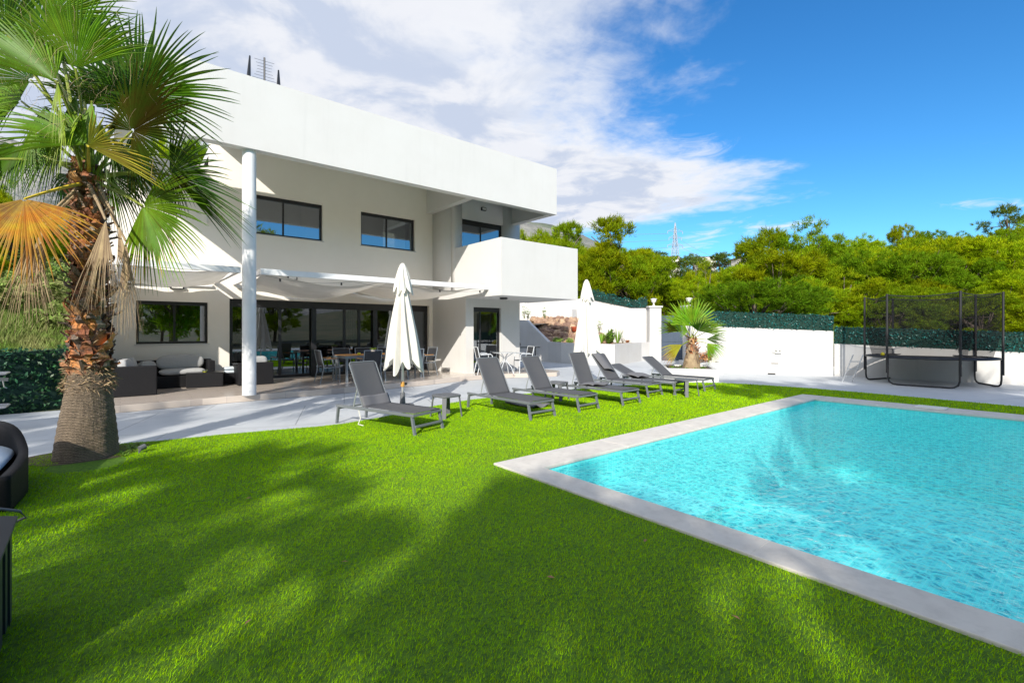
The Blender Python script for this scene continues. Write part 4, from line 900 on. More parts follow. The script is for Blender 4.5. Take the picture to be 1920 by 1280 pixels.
# dining set
t = thing('dining_table', 'teak topped dining table with grey metal frame under the pergola', 'table', (6.05, 13.62, TZ))
b = MB(); [b.box(-1.22, 1.22, -.47 + k * .157, -.47 + k * .157 + .152, .715, .74) for k in range(6)]; b.build('tabletop', 'teak', t, bevel=.003)
b = MB(); b.box(-1.24, 1.24, -.49, -.472, .66, .735); b.box(-1.24, 1.24, .472, .49, .66, .735); b.box(-1.24, -1.222, -.471, .471, .66, .735); b.box(1.222, 1.24, -.471, .471, .66, .735); b.build('apron', 'chair_frame', t)
for sx in (-1, 1):
    for sy in (-1, 1): b = MB(); b.box(sx * 1.16 - .03, sx * 1.16 + .03, sy * .42 - .03, sy * .42 + .03, 0, .71); b.build('leg', 'chair_frame', t)
def dchair(loc, rz, label, frame='chair_frame', sling='chair_sling', arm='teak', group='dining chairs around the teak table'):
    # faces +Y (back towards -Y)
    r = thing('dining_chair', label, 'chair', loc, rz, group); W = .26
    for sx in (-1, 1):
        b = MB(); b.tube([(sx * W, .24, 0), (sx * W, .23, .40), (sx * W, .20, .62), (sx * W, .14, .655), (sx * W, -.20, .645)], .014, 8); b.build('front_leg', frame, r)
        b = MB(); b.tube([(sx * W, -.30, 0), (sx * W, -.20, .43), (sx * W, -.30, .90)], .015, 8); b.build('back_leg', frame, r)
        b = MB(); b.tube([(sx * W, .22, .42), (sx * W, -.20, .42)], .013, 8); b.build('side_rail', frame, r)
        b = MB(); b.box(sx * W - .025, sx * W + .025, -.14, .16, .662, .680); b.build('armrest', arm, r, bevel=.006)
    b = MB(); b.grid(lambda u, v: Vector(((u - .5) * .50, -.20 + .43 * v, .43 - .02 * math.sin(math.pi * u))), 8, 6); b.build('seat', sling, r, smooth=True, solid=.006)
    b = MB(); b.grid(lambda u, v: Vector(((u - .5) * .50, -.205 - .085 * v - .02 * math.sin(math.pi * u), .47 + .40 * v)), 8, 8); b.build('backrest', sling, r, smooth=True, solid=.006)
    for y_, z_ in ((-.30, .895), (.23, .41)): b = MB(); b.tube([(-W, y_, z_), (W, y_, z_)], .0125, 8); b.build('crossbar', frame, r)
    return r
ch = dchair((4.52, 13.62, TZ), rad(-90), 'dining chair at the left head of the teak table, teak armrests in the sun')
for x, y, rz_, lb in [(5.42, 12.95, .05, 'dining chair with its back to the pool, left of the closed parasol'), (6.10, 13.0, -.05, 'dining chair with its back to the pool, partly behind the closed parasol'), (6.78, 13.0, .0, 'dining chair with its back to the pool, hidden behind the parasol canvas'),
                      (5.25, 14.35, 3.14, 'dining chair behind the left end of the table, facing the pool'), (5.95, 14.38, 3.1, 'dining chair behind the middle of the table, beside the flower pot'), (6.7, 14.36, 3.2, 'dining chair behind the right end of the table, facing the pool'), (7.62, 13.66, 1.62, 'dining chair at the right head of the teak table, beyond the parasol')]:
    dup(ch, (x, y, TZ), rz_, lb)
pp = thing('potted_plant', 'small green plant in a white pot on the dining table', 'potted plant', (5.98, 13.95, TZ + .741))
b = MB(); b.lathe([(.05, 0), (.07, .10), (.075, .12), (.06, .12)], seg=16); b.build('pot', 'pot_white', pp)
tf = tuft('foliage', 'x', (0, 0, .1), 70, .16, .13, 'aloe', .012, 77); 
for k in list(tf.keys()): del tf[k]
tf.parent = pp
b = MB(); b.lathe([(.03, 0), (.045, .01), (.045, .06), (.02, .065)], seg=12); tag(b.build('yellow_cup', 'yellow_plastic', loc=(5.36, 13.5, TZ + .741)), 'yellow cup on the left half of the dining table', 'cup')
# bistro set
t = thing('bistro_table', 'round glass bistro table with pale metal legs beside the house corner', 'table', (9.95, 12.45, TZ))
b = MB(); b.lathe([(.40, .700), (.415, .708), (.415, .716), (.40, .722)], seg=40); b.build('rim', 'chair_white', t); b = MB(); b.lathe([(.398, .704), (.398, .7225)], seg=40); b.build('glass_top', 'glass_top', t)
for k in range(4):
    a = k * math.pi / 2 + .5; c_, s_ = math.cos(a), math.sin(a); b = MB(); b.tube([(.32 * c_, .32 * s_, 0), (.24 * c_, .24 * s_, .22), (.06 * c_, .06 * s_, .42), (.06 * c_, .06 * s_, .55), (.30 * c_, .30 * s_, .70)], .014, 8); b.build('leg', 'chair_white', t)
bc = dchair((9.45, 12.92, TZ), rad(-112), 'white framed chair left of the round bistro table', 'chair_white', 'chair_sling', 'chair_white', 'white chairs at the bistro table')
dup(bc, (10.72, 12.40, TZ), rad(72), 'white framed chair right of the bistro table, facing left')
g1 = thing('grill_table', 'dark narrow metal table standing beyond the house corner', 'table', (13.5, 15.5, 0), rad(-28))
b = MB(); b.box(-.62, .62, -.22, .22, .85, .88); b.build('tabletop', 'steel_black', g1); b = MB(); b.box(-.62, .3, -.2, .2, .40, .42); b.build('shelf', 'steel_black', g1)
for sx in (-.5, .42):
    for sy in (-.18, .18): b = MB(); b.tube([(sx, sy, 0), (sx, sy, .85)], .02, 6); b.build('leg', 'steel_black', g1)
b = MB(); b.lathe([(.0, .88), (.2, .90), (.24, 1.0), (.2, 1.1), (.05, 1.16)], (-.42, 0, 0), 16); b.build('kettle_grill', 'black_plastic', g1, smooth=True)
# ================================================================== TRAMPOLINE
tc_ = Vector((18.75, 3.05, 0)); tz = .80; TRr = 1.52
tp = thing('trampoline', 'round black trampoline with tall safety net by the boundary wall', 'trampoline', tc_)
b = MB(); b.tube([(TRr * math.cos(a), TRr * math.sin(a), tz) for a in [2 * math.pi * k / 60 for k in range(60)]], .024, 8, closed=True); b.build('rim', 'steel_black', tp, smooth=True)
b = MB(); b.lathe([(0.01, tz - .02), (1.25, tz - .02), (1.25, tz - .012), (.01, tz - .012)], seg=60); b.build('jumping_mat', 'rubber_mat', tp)
b = MB(); b.grid(lambda u, v: Vector(((1.27 + .24 * v) * math.cos(6.2832 * u), (1.27 + .24 * v) * math.sin(6.2832 * u), tz + .012 + .012 * math.sin(u * 190) * math.sin(3.1 * v) + .01 * (1 - v))), 190, 4); b.build('spring_cover', 'rubber_mat', tp, smooth=True, solid=.02)
angs = []
for (x0, y0), (x1, y1) in [((18.40, 4.52), (19.75, 4.05)), ((17.40, 3.75), (17.62, 2.30)), ((20.0, 2.2), (18.85, 1.50))]:
    a0 = math.atan2(y0 - tc_.y, x0 - tc_.x); a1 = math.atan2(y1 - tc_.y, x1 - tc_.x); angs += [a0, a1]
    p0 = Vector((TRr * math.cos(a0), TRr * math.sin(a0), 0)); p1 = Vector((TRr * math.cos(a1), TRr * math.sin(a1), 0)); d = (p1 - p0).normalized()
    b = MB(); b.tube([p0 + UP * (tz - .02), p0 + UP * .22, p0 + UP * .1 + d * .03, p0 + UP * .04 + d * .12, p0 + UP * .028 + d * .22, p1 + UP * .028 - d * .22, p1 + UP * .04 - d * .12, p1 + UP * .1 - d * .03, p1 + UP * .22, p1 + UP * (tz - .02)], .024, 8); b.build('leg_frame', 'steel_black', tp, smooth=True)
NT_ = 2.66; angs.sort()
for a in angs:
    c_, s_ = math.cos(a), math.sin(a); b = MB(); b.tube([((TRr + .03) * c_, (TRr + .03) * s_, .35), ((TRr + .03) * c_, (TRr + .03) * s_, NT_)], .030, 8); b.build('net_post', 'net_cord', tp)
hr = []; 
for i in range(6):
    a, a2 = angs[i], angs[(i + 1) % 6] + (2 * math.pi if i == 5 else 0)
    for k in range(8):
        t_ = k / 8; hr.append((Vector((math.cos(a), math.sin(a), 0)).lerp(Vector((math.cos(a2), math.sin(a2), 0)), t_) * TRr * .99, -.07 * math.sin(math.pi * t_)))
n_ = len(hr); b = MB()
for i in range(n_):
    j = (i + 1) % n_; (p, dz), (q_, ez) = hr[i], hr[j]; pb = p.normalized() * 1.36; qb = q_.normalized() * 1.36
    rows = 8
    for r in range(rows):
        t0, t1 = r / rows, (r + 1) / rows
        def L_(top, bot, dzz, t_): return (bot.lerp(top, min(1, t_ * 3)) * (1)) .to_3d() + UP * (tz + .02 + (NT_ - .03 + dzz - tz) * t_)
        b.add([L_(p, pb, dz, t0), L_(q_, qb, ez, t0), L_(q_, qb, ez, t1), L_(p, pb, dz, t1)], [(0, 1, 2, 3)])
b.build('safety_net', 'safety_net', tp)
b = MB(); b.tube([p + UP * (NT_ - .03 + dz) for p, dz in hr], .012, 6, closed=True); b.build('top_cord', 'net_cord', tp)
b = MB()
for k in range(60):
    a = 2 * math.pi * k / 60; b.tube([(1.25 * math.cos(a), 1.25 * math.sin(a), tz - .016), (1.5 * math.cos(a), 1.5 * math.sin(a), tz - .005)], .006, 4)
b.build('springs', 'steel', tp)
ld = thing('ladder', 'small aluminium ladder leaning on the left side of the trampoline', 'ladder', (17.35, 4.75, 0), rad(-35))
for sx in (-.16, .16): b = MB(); b.tube([(sx, 0, 0), (sx, -.0 - .42, .86)], .016, 6); b.build('rail', 'alu', ld)
for k in range(3): b = MB(); t_ = .22 + .27 * k; b.bar((-.16, -.42 * t_, .86 * t_), (.16, -.42 * t_, .86 * t_), .05, .02); b.build('rung', 'alu', ld)
b = MB(); b.lathe([(0, -.06), (.035, -.05), (.06, 0), (.035, .05), (0, .06)], seg=12); tag(b.build('ball', 'yellow_plastic', loc=(tc_.x - .55, tc_.y + 1.0, tz + .06), smooth=True), 'small yellow ball on the trampoline mat', 'ball')
# ================================================================== LEFT FOREGROUND
ls = thing('wicker_daybed', 'dark wicker daybed with pale cushion at the left edge of the lawn', 'daybed', (-1.6, 6.6, 0))
b = MB()   # curved shell
path = [(-2.75, 6.05), (-2.75, 6.75), (-2.6, 7.25), (-2.2, 7.5), (-1.7, 7.55), (-1.2, 7.48), (-.90, 7.22), (-.76, 6.86), (-.74, 6.45), (-.78, 6.02)]
hs = [.34, .45, .58, .66, .68, .66, .60, .42, .36, .32]
def cr(a, i, f):
    n = len(a); p0, p1, p2, p3 = a[max(i - 1, 0)], a[i], a[min(i + 1, n - 1)], a[min(i + 2, n - 1)]
    return .5 * (2 * p1 + (p2 - p0) * f + (2 * p0 - 5 * p1 + 4 * p2 - p3) * f * f + (3 * p1 - p0 - 3 * p2 + p3) * f ** 3)
def shell(u, v):
    t_ = u * (len(path) - 1); i = min(int(t_), len(path) - 2); f = t_ - i; return Vector((cr([p[0] for p in path], i, f) + 1.6, cr([p[1] for p in path], i, f) - 6.6, cr(hs, i, f) * v))
def shell_old(u, v):
    t_ = u * (len(path) - 1); i = min(int(t_), len(path) - 2); f = t_ - i; x = path[i][0] + (path[i + 1][0] - path[i][0]) * f; y = path[i][1] + (path[i + 1][1] - path[i][1]) * f; h = hs[i] + (hs[i + 1] - hs[i]) * f
    return Vector((x + 1.6, y - 6.6, .0 + h * v))
b.grid(shell, 54, 8); o = b.build('shell', 'wicker', ls, smooth=True, solid=.07)
b = MB(); b.prism([(-1.1, -.55), (.78, -.55), (.80, .3), (.62, .62), (.3, .85), (-.7, .85), (-1.0, .6)], .02, .26); wick(b, 'seat_base', ls)
b = MB(); b.pad((-.15, .15, .335), .92, .72, .085, .35); o = wick(b, 'seat_cushion', ls, 'cushion_pale', 0)
b = MB(); b.pad((-.1, -.25, .44), .6, .34, .07, .35, rz=.2); wick(b, 'pillow', ls, 'cushion_blue', 0)
for c in ls.children:
    if 'cushion' in c.name or 'pillow' in c.name: c.data.polygons.foreach_set('use_smooth', [True] * len(c.data.polygons))
bx = thing('storage_box', 'dark blue resin storage box cut off by the bottom left corner', 'storage box', (-.93, 3.47, 0), rad(2))
bx.scale = (1, 1, 1.14)
b = MB(); b.box(-.45, .46, -.55, .26, .02, .44); b.build('body', 'box_blue', bx, bevel=.015)
b = MB(); b.grid(lambda u, v: Vector((-.48 + .98 * u, -.6 + .90 * v, .44 + .09 * math.sin(math.pi * min(1, .08 + .92 * (1 - u))) ** .5)), 20, 2); b.build('lid', 'box_blue', bx, solid=.03, bevel=.005)
b = MB(); [b.box(.461, .475, -.5 + .19 * k, -.42 + .19 * k, .03, .43) for k in range(5)]; b.box(.455, .48, .20, .27, 0, .44); b.build('side_rib', 'box_blue', bx)
cb = thing('cable', 'grey cable looped over the dark storage box', 'cable', (-.55, 3.9, .5))
b = MB(); b.tube([(-.6, -.1, .10), (-.3, -.05, .16), (-.05, .02, .12), (.10, .05, .05), (.12, .08, -.0), (.02, .04, -.03), (-.1, 0, -.02), (-.2, -.05, .0), (-.3, -.15, .03)], .008, 6); b.build('loop', 'resin_grey', cb, smooth=True)
# gas barbecue at the left
bq = thing('barbecue', 'barbecue cart with chrome side shelf and tool rack at the left edge', 'barbecue', (-2.08, 10.75, 0), rad(0))
b = MB(); b.box(-.5, .30, -.25, .25, .1, .72); b.build('cabinet', 'steel', bq, bevel=.01)
b = MB(); b.lathe([(.26, 0), (.26, .02)], (0, 0, .02)); b = MB(); b.box(-.52, .32, -.27, .27, .722, .80); b.build('firebox', 'steel_black', bq, bevel=.01)
b = MB(); b.grid(lambda u, v: Vector((-.52 + .84 * u, -.27 * math.cos(math.pi * v), .80 + .27 * math.sin(math.pi * v))), 6, 14); b.build('lid', 'steel_black', bq, solid=.01)
for z in (.42, .93):
    b = MB(); b.tube([(.33, -.24, z), (.68, -.24, z), (.72, -.20, z), (.72, .20, z), (.68, .24, z), (.33, .24, z)], .012, 6); b.tube([(.33, -.12, z), (.72, -.12, z)], .006, 5); b.tube([(.33, .0, z), (.72, .0, z)], .006, 5); b.tube([(.33, .12, z), (.72, .12, z)], .006, 5); b.build('side_shelf', 'steel', bq)
b = MB()
for k in range(5): b.tube([(.42 + .07 * k, -.27, .86), (.44 + .07 * k, -.29, .74), (.47 + .07 * k, -.28, .72)], .007, 5)
b.bar((.36, -.265, .87), (.76, -.265, .85), .03, .05); b.build('tool_rack', 'steel', bq)
# spotlight by the palm
sp = thing('garden_spotlight', 'small dark spotlight lying on the lawn right of the big palm trunk', 'spotlight', (.19, 7.80, .02))
b = MB(); b.tube([(0, 0, .05), (.06, .03, .07)], .035, 12); b.build('head', 'resin_grey', sp); b = MB(); b.tube([(0, 0, -.02), (0, 0, .04)], .01, 6); b.build('spike', 'resin_grey', sp)
# fallen leaves
for i, (x, y, lb) in enumerate([(.9, 5.0, 'dry leaf on the grass in front of the palm'), (2.3, 4.6, 'curled pale leaf stalk on the sunlit grass'), (1.2, 3.2, 'dry leaf on the shaded grass, left foreground'), (.55, 2.9, 'brown leaf near the bottom left of the lawn'), (2.1, 2.2, 'brown leaf in the shaded foreground, centre'), (3.0, 2.1, 'brown leaf near the pool coping'), (2.6, 1.2, 'dry leaf at the bottom of the picture')]):
    b = MB(); a = i * 1.3; d = Vector((math.cos(a), math.sin(a), 0)); s_ = Vector((-d.y, d.x, 0)); b.add([Vector((0, 0, .03)), d * .025 + s_ * .012 + UP * .038, d * .055 + UP * .032, d * .025 - s_ * .010 + UP * .034], [(0, 1, 2, 3)])
    tag(b.build('dry_leaf', 'leaf_litter', loc=(x, y, 0)), lb, 'leaf', 'dry leaves on the lawn')
SHADE_TREES = [(-7.1, -8.3, 8.6, 6, 1.05), (-8.94, -6.2, 8.4, 6, 1.05), (-10.8, -4.06, 8.6, 6, 1.0), (-11.8, -0.95, 9.0, 6, .9), (-13.4, 1.65, 9.2, 6, 1.0), (2.75, -7.7, 11.5, 0, 1.15), (5.0, -9.2, 11.5, 2, 1.25), (-5.6, -10.0, 8.2, 6, .9)]
# ================================================================== FAN PALMS
def W3(r, u, f): return RT * r + UP * u + FW * f     # right, up, away as seen across the lawn: a fixed world basis
def fan_mesh(main, side, R, nseg, half, droop, seed, wob=.06, curl=.0, split=.50, cup=.0):
    rs = random.Random(seed); main = main.normalized(); side = (side - main * side.dot(main)).normalized(); nrm = main.cross(side).normalized()
    b = MB(); da = 2 * half / (nseg - 1) if nseg > 1 else 1
    for i in range(nseg):
        a = -half + da * i + rs.uniform(-.15, .15) * da; d = main * math.cos(a) + side * math.sin(a)
        sd_ = (-main * math.sin(a) + side * math.cos(a)); L = R * (.80 + .20 * math.cos(a * .9)) * rs.uniform(.90, 1.08); ph = rs.uniform(-1, 1); dr = droop * rs.uniform(.7, 1.35)
        zig = (.010 if i % 2 else -.010)
        ring = []
        ts = (0.03, .22, split, split + (1 - split) * .3, split + (1 - split) * .58, split + (1 - split) * .82, 1.0)
        for t in ts:
            w_ = L * t * math.tan(da * .5) * 1.03 if t <= split else L * split * math.tan(da * .5) * .86 * (1 - (t - split) / (1 - split)) ** .6
            p = d * (L * t) + nrm * (cup * L * t * t * abs(math.sin(a)) + wob * L * ph * max(0, t - split) * 1.2) + sd_ * (curl * ph * L * max(0, t - split) ** 2)
            g_ = dr * L * (max(0, t - .25) ** 2) * 1.5; p = p - UP * g_ * (1 - .25 * abs(d.z))
            if t > split: p = p - d * (g_ * .25)
            ring.append((p, max(w_, .0012)))
        vs = []
        for (p, w_) in ring: vs += [p - sd_ * w_, p + nrm * (w_ * .95), p + sd_ * w_]
        fs = []
        for k in range(len(ring) - 1):
            o = 3 * k; fs += [(o, o + 1, o + 4, o + 3), (o + 1, o + 2, o + 5, o + 4)]
        b.add(vs, fs)
    return b
def add_fan(root, base, hub, main, roll, R, nseg, half, droop, m, seed, pm='petiole', pr=.02, arch=.12, **k):
    main = main.normalized(); s0 = main.cross(FW)
    if s0.length < .05: s0 = RT.copy()
    s0.normalize(); side = Matrix.Rotation(roll, 3, main) @ s0
    mid = (base + hub) / 2 + UP * (arch * (hub - base).length)
    b = MB(); pts_ = [base.lerp(mid, t).lerp(mid.lerp(hub, t), t) for t in [i / 8 for i in range(9)]]
    b.tube(pts_, [pr * (1.3 - .7 * i / 8) for i in range(9)], 6)
    fr = thing('fan_leaf', None, None, (0, 0, 0)); fr.parent = root
    o = fan_mesh(main, side, R, nseg, half, droop, seed, **k).build('blade', m, fr, loc=tuple(hub), smooth=False)
    b.build('petiole', pm, fr)
    return fr
palm = thing('fan_palm', 'large fan palm with shaggy trunk and dying lower leaves at the left of the lawn', 'palm tree', (-.33, 8.04, 0))
prof = [(.0, .345), (.08, .325), (.25, .31), (.5, .285), (.75, .255), (.95, .235), (1.1, .225)]
tm = MB()
def trunkf(u, v):
    z = -.05 + 3.75 * v; r = float(np.interp(z, [0, .1, .5, .95, 1.3, 2.0, 3.1, 3.7], [.325, .312, .275, .215, .165, .135, .115, .09])); a = 6.2832 * u
    r *= 1 + .035 * pnoise(Vector((math.cos(a) * 2, math.sin(a) * 2, z * 2.5))) + .012 * math.sin(z * 70 + 1.5 * math.sin(a * 3))
    lean = .05 * math.sin(z * .8)
    return Vector((r * math.cos(a), r * math.sin(a), z)) + RT * lean
tm.grid(trunkf, 64, 150); tm.build('trunk', 'palm_fibre', palm, smooth=True)
def boots(b, z0, z1, rows, per, rfun, rs, L=.19, Wd=.085, out=.5):
    for i in range(rows):
        z = z0 + (z1 - z0) * i / (rows - 1)
        for j in range(per):
            a = 6.2832 * (j + .5 * (i % 2) + rs.uniform(-.2, .2)) / per; r = rfun(z); c_ = Vector((math.cos(a), math.sin(a), 0)); s_ = Vector((-math.sin(a), math.cos(a), 0))
            le = L * rs.uniform(.6, 1.25); w_ = Wd * rs.uniform(.75, 1.25); o = out * rs.uniform(.45, 1.35); tw_ = rs.uniform(-.35, .35); lean = RT * (.05 * math.sin(z * .8))
            p0 = c_ * (r * .96) + UP * (z - .04) + lean; up_ = (UP * (1 - o * .5) + c_ * o + s_ * tw_).normalized()
            n_ = up_.cross(s_).normalized(); th = .012
            vs = [];
            for t, ww, bend in ((0, 1.0, 0), (.4, .85, .02), (.75, .62, .03), (1.0, .30, .02)):
                q_ = p0 + up_ * (le * t) - c_ * (bend if rs.random() < .6 else -bend)
                jag = rs.uniform(-.02, .02) * t
                vs += [q_ - s_ * (w_ * ww) - n_ * .015 * (1 - t), q_ + n_ * th + UP * jag, q_ + s_ * (w_ * ww) - n_ * .015 * (1 - t), q_ - n_ * th * .8]
            b.add(vs, [(4 * k + m_, 4 * k + (m_ + 1) % 4, 4 * k + 4 + (m_ + 1) % 4, 4 * k + 4 + m_) for k in range(3) for m_ in range(4)] + [(12, 13, 14, 15)])
rs = random.Random(5); rf = lambda z: float(np.interp(z, [.95, 1.3, 2.0, 3.1, 3.7], [.215, .165, .14, .12, .10]))
b = MB(); boots(b, 1.10, 3.6, 36, 9, rf, rs, L=.18, Wd=.075, out=.42); b.build('leaf_bases', 'palm_boot', palm)
b = MB(); boots(b, 1.15, 3.5, 20, 7, rf, rs, L=.19, Wd=.05, out=.70); b.build('leaf_bases', 'boot_grey', palm)
b = MB()
for i in range(1500):
    a = rs.uniform(0, 6.28); z = rs.uniform(.85, 1.25) if i < 1000 else rs.uniform(1.2, 3.5); r = rf(max(z, .95)) + rs.uniform(-.01, .03); p = Vector((r * math.cos(a), r * math.sin(a), z)) + RT * (.05 * math.sin(z * .8)); d = Vector((rs.uniform(-1, 1), rs.uniform(-1, 1), rs.uniform(-1, .6))).normalized() * rs.uniform(.04, .12)
    s_ = d.cross(Vector((rs.random(), rs.random(), rs.random()))).normalized() * .0022; b.add([p - s_, p + s_, p + d * .6 + s_ + UP * .01, p + d], [(0, 1, 2, 3)])
b.build('fibres', 'fibre_thread', palm)
PC = Vector((-.33, 8.04, 0)); CB = W3(.05, 3.55, 0)
def from_px(px, py, d):      # leaf hub measured across the lawn -> metres from the trunk foot
    return FW * d + RT * ((px - 960) / 891 * d) + UP * (1.6 + (619 - py) / 891 * d) - PC
FANS = [  # hub, direction in the view (deg), towards-viewer tilt, roll, length, half spread, droop, material, segments
    (262, 178, 6.25, 62, -.1, .15, 1.30, 112, .16, 'palm_green', 58), (248, 246, 5.75, 38, .25, -.25, 1.08, 128, .14, 'palm_olive_shade', 60), (236, 196, 6.5, 112, -.1, .2, 1.22, 70, .2, 'palm_green', 40),
    (163, 272, 5.4, 152, .35, .85, 1.05, 55, .30, 'palm_light', 30), (165, 274, 5.35, -6, .3, .9, .86, 36, .10, 'palm_yellow', 18), (318, 327, 6.0, -10, .2, .75, 1.16, 58, .14, 'palm_green', 36),
    (322, 330, 5.9, -70, .2, .3, .55, 60, .4, 'palm_olive_shade', 24), (268, 386, 5.9, -35, .2, .15, 1.05, 88, .20, 'palm_light', 48), (272, 392, 6.0, -72, .2, .2, .80, 50, .5, 'palm_orange', 26),
    (46, 373, 5.2, -78, .3, -.35, .92, 72, .16, 'palm_orange', 40), (56, 440, 5.35, -86, .1, .2, 1.0, 27, .10, 'palm_dead', 44), (78, 430, 5.6, -92, .1, .2, .80, 18, .10, 'palm_dead', 22),
    (198, 412, 5.3, -90, .15, .15, 1.00, 19, .08, 'palm_dead', 34), (236, 452, 5.75, -84, .1, .3, 1.10, 13, .10, 'palm_dead', 34), (222, 425, 5.6, -78, .1, .3, .80, 12, .12, 'palm_dead', 22),
    (142, 128, 5.6, 88, .1, .3, 1.15, 62, .22, 'palm_light', 44), (104, 152, 5.3, 138, .2, .95, 1.25, 48, .12, 'palm_light', 30), (108, 155, 5.25, -80, .2, .3, .66, 17, .15, 'palm_lime', 12),
    (32, 276, 5.7, -105, .2, .2, .62, 100, .35, 'palm_green', 40), (58, 150, 6.4, 165, -.1, .3, 1.15, 95, .2, 'palm_green', 50), (70, 70, 6.6, 120, -.2, .3, 1.2, 90, .2, 'palm_green', 46),
    (176, 200, 6.6, 84, -.2, .5, 1.1, 75, .3, 'palm_light', 40), (112, 252, 6.7, 205, -.1, .3, .95, 85, .4, 'palm_green', 44), (205, 330, 6.6, -50, -.2, .3, .75, 70, .5, 'palm_green', 34),
    (228, 300, 6.7, -15, -.2, .4, .8, 75, .4, 'palm_green', 38), (40, 190, 6.0, 190, .2, .6, 1.1, 70, .4, 'palm_light', 36), (150, 90, 6.9, 70, -.4, .3, 1.1, 85, .25, 'palm_green', 44),
    (10, 60, 5.5, 150, .3, .3, 1.2, 90, .2, 'palm_green', 46), (100, 30, 6.2, 75, .0, .6, 1.1, 60, .2, 'palm_light', 34), (-40, 300, 5.4, 200, .2, .2, 1.0, 90, .4, 'palm_green', 44), (130, 330, 7.0, 240, -.6, .3, .9, 70, .5, 'palm_green', 34), (150, 215, 5.5, -100, .4, .5, .75, 30, .3, 'palm_lime', 16),
    (172, 190, 5.6, -88, .2, .3, .80, 24, .15, 'palm_light', 15), (140, 180, 5.8, -95, .1, .3, .75, 26, .15, 'palm_green', 15), (192, 235, 5.7, -80, .1, .4, .70, 26, .15, 'palm_light', 15), (84, 200, 5.6, -98, .2, .3, .70, 26, .15, 'palm_green', 16), (120, 225, 5.3, -92, .2, .4, .60, 24, .15, 'palm_lime', 12), (60, 235, 5.5, -84, .1, .3, .70, 34, .2, 'palm_light', 18), (215, 262, 6.2, -70, .0, .3, .70, 40, .2, 'palm_green', 20)]
for i, (px, py, d, ang, tilt, roll, L, half, dr, m_, ns) in enumerate(FANS):
    a = rad(ang); mn = RT * math.cos(a) + UP * math.sin(a) - FW * tilt
    add_fan(palm, CB + W3(random.uniform(-.06, .06), random.uniform(-.1, .1), random.uniform(-.06, .06)), from_px(px, py, d), mn, roll, L, ns, rad(half), dr, m_, 100 + i,
            'petiole_yellow' if i in (9, 4) else ('palm_dead' if m_ == 'palm_dead' else 'petiole'), arch=.04 if py > 340 else .10, curl=.5 if 'dead' in m_ else .12, wob=.22 if 'dead' in m_ else .06, split=.46 if 'dead' in m_ else (.30 if ns <= 18 and m_ != 'palm_yellow' else .48))
b = MB()
for i in range(260):    # loose white leaf threads
    f_i = FANS[random.choice([0, 1, 3, 15, 16, 19, 20, 21, 25])]; h = from_px(f_i[0], f_i[1], f_i[2]); p = h + Vector((random.gauss(0, .3), random.gauss(0, .3), random.gauss(.15, .3))); q_ = []
    d = Vector((random.gauss(0, 1), random.gauss(0, 1), random.gauss(0, 1))).normalized() * .10
    for k in range(6): q_.append(p + d * k * .35 - UP * (.008 * k * k) + Vector((random.gauss(0, .012),) * 3))
    b.tube(q_, .0011, 3, cap=False)
b.build('leaf_threads', 'fibre_thread', palm)['kind'] = 'stuff'
soil_ = MB(); soil_.prism([(.62 * math.cos(a) * (1 + .12 * math.sin(3 * a)), .5 * math.sin(a) * (1 + .1 * math.cos(2 * a))) for a in [k * .2618 for k in range(24)]], 0, .016)
o = soil_.build('palm_bed', 'soil', loc=(-.33, 8.14, 0)); struct(o)
for i in range(16):
    a = random.uniform(-.9, 1.5); r = random.uniform(.42, .6)
    tuft('ground_weed', 'low green weed at the foot of the big palm', (-.33 + r * math.cos(a), 8.12 + r * .8 * math.sin(a), .01), 10, .07, .10, 'bush_leaf', .012, 200 + i, group='weeds at the foot of the big palm')
# small palm
P2 = Vector((c1.x + .15, c1.y - .05, .35))
sp_ = thing('small_fan_palm', 'small fan palm with straw coloured trunk in the white planter', 'palm tree', P2)
b = MB(); b.grid(lambda u, v: Vector((float(np.interp(v, [0, .3, .6, 1], [.29, .22, .13, .08])) * math.cos(6.2832 * u), float(np.interp(v, [0, .3, .6, 1], [.29, .22, .13, .08])) * math.sin(6.2832 * u), 1.0 * v)), 24, 10); b.build('trunk', 'palm_dead', sp_, smooth=True)
b = MB(); rs = random.Random(9); boots(b, .0, .45, 6, 12, lambda z: float(np.interp(z, [0, .3, .6, 1.0], [.29, .22, .13, .09])), rs, L=.40, Wd=.05, out=-.35); b.build('leaf_bases', 'palm_dead', sp_)
b = MB(); boots(b, .5, .98, 6, 7, lambda z: float(np.interp(z, [0, .3, .6, 1.0], [.29, .22, .13, .09])), rs, L=.17, Wd=.05, out=.5); b.build('leaf_bases', 'palm_boot', sp_)
F2 = [(0, 1.38, -.1, 92, .2, .1, .86, 78, .05, 'palm_bright', 20), (-.05, 1.40, .25, 115, -.2, .2, .85, 60, .08, 'palm_bright', 15), (.2, 1.40, .15, 62, -.1, .2, .88, 55, .08, 'palm_bright', 14), (.42, 1.18, -.1, 22, .3, .6, .66, 36, .16, 'palm_bright', 12), (.10, 1.22, -.3, 60, .7, .3, .6, 70, .1, 'palm_green', 18),
      (-.42, 1.22, 0, 158, .2, .8, .66, 30, .12, 'palm_olive_shade', 16), (-.36, .78, -.15, 205, .3, .3, .74, 26, .16, 'palm_yellow', 18), (-.40, .72, -.1, 217, .3, .2, .74, 18, .2, 'palm_orange', 14), (.48, .82, -.1, -48, .3, .4, .58, 40, .25, 'palm_bright', 20), (.5, .95, 0, 5, .2, .6, .62, 32, .2, 'palm_green', 18), (-.2, 1.2, .3, 140, -.4, .3, .8, 40, .15, 'palm_bright', 12), (.35, 1.25, .3, 38, -.4, .3, .8, 40, .15, 'palm_bright', 12), (-.20, 1.2, -.25, 150, .5, .6, .5, 45, .2, 'palm_bright', 18)]
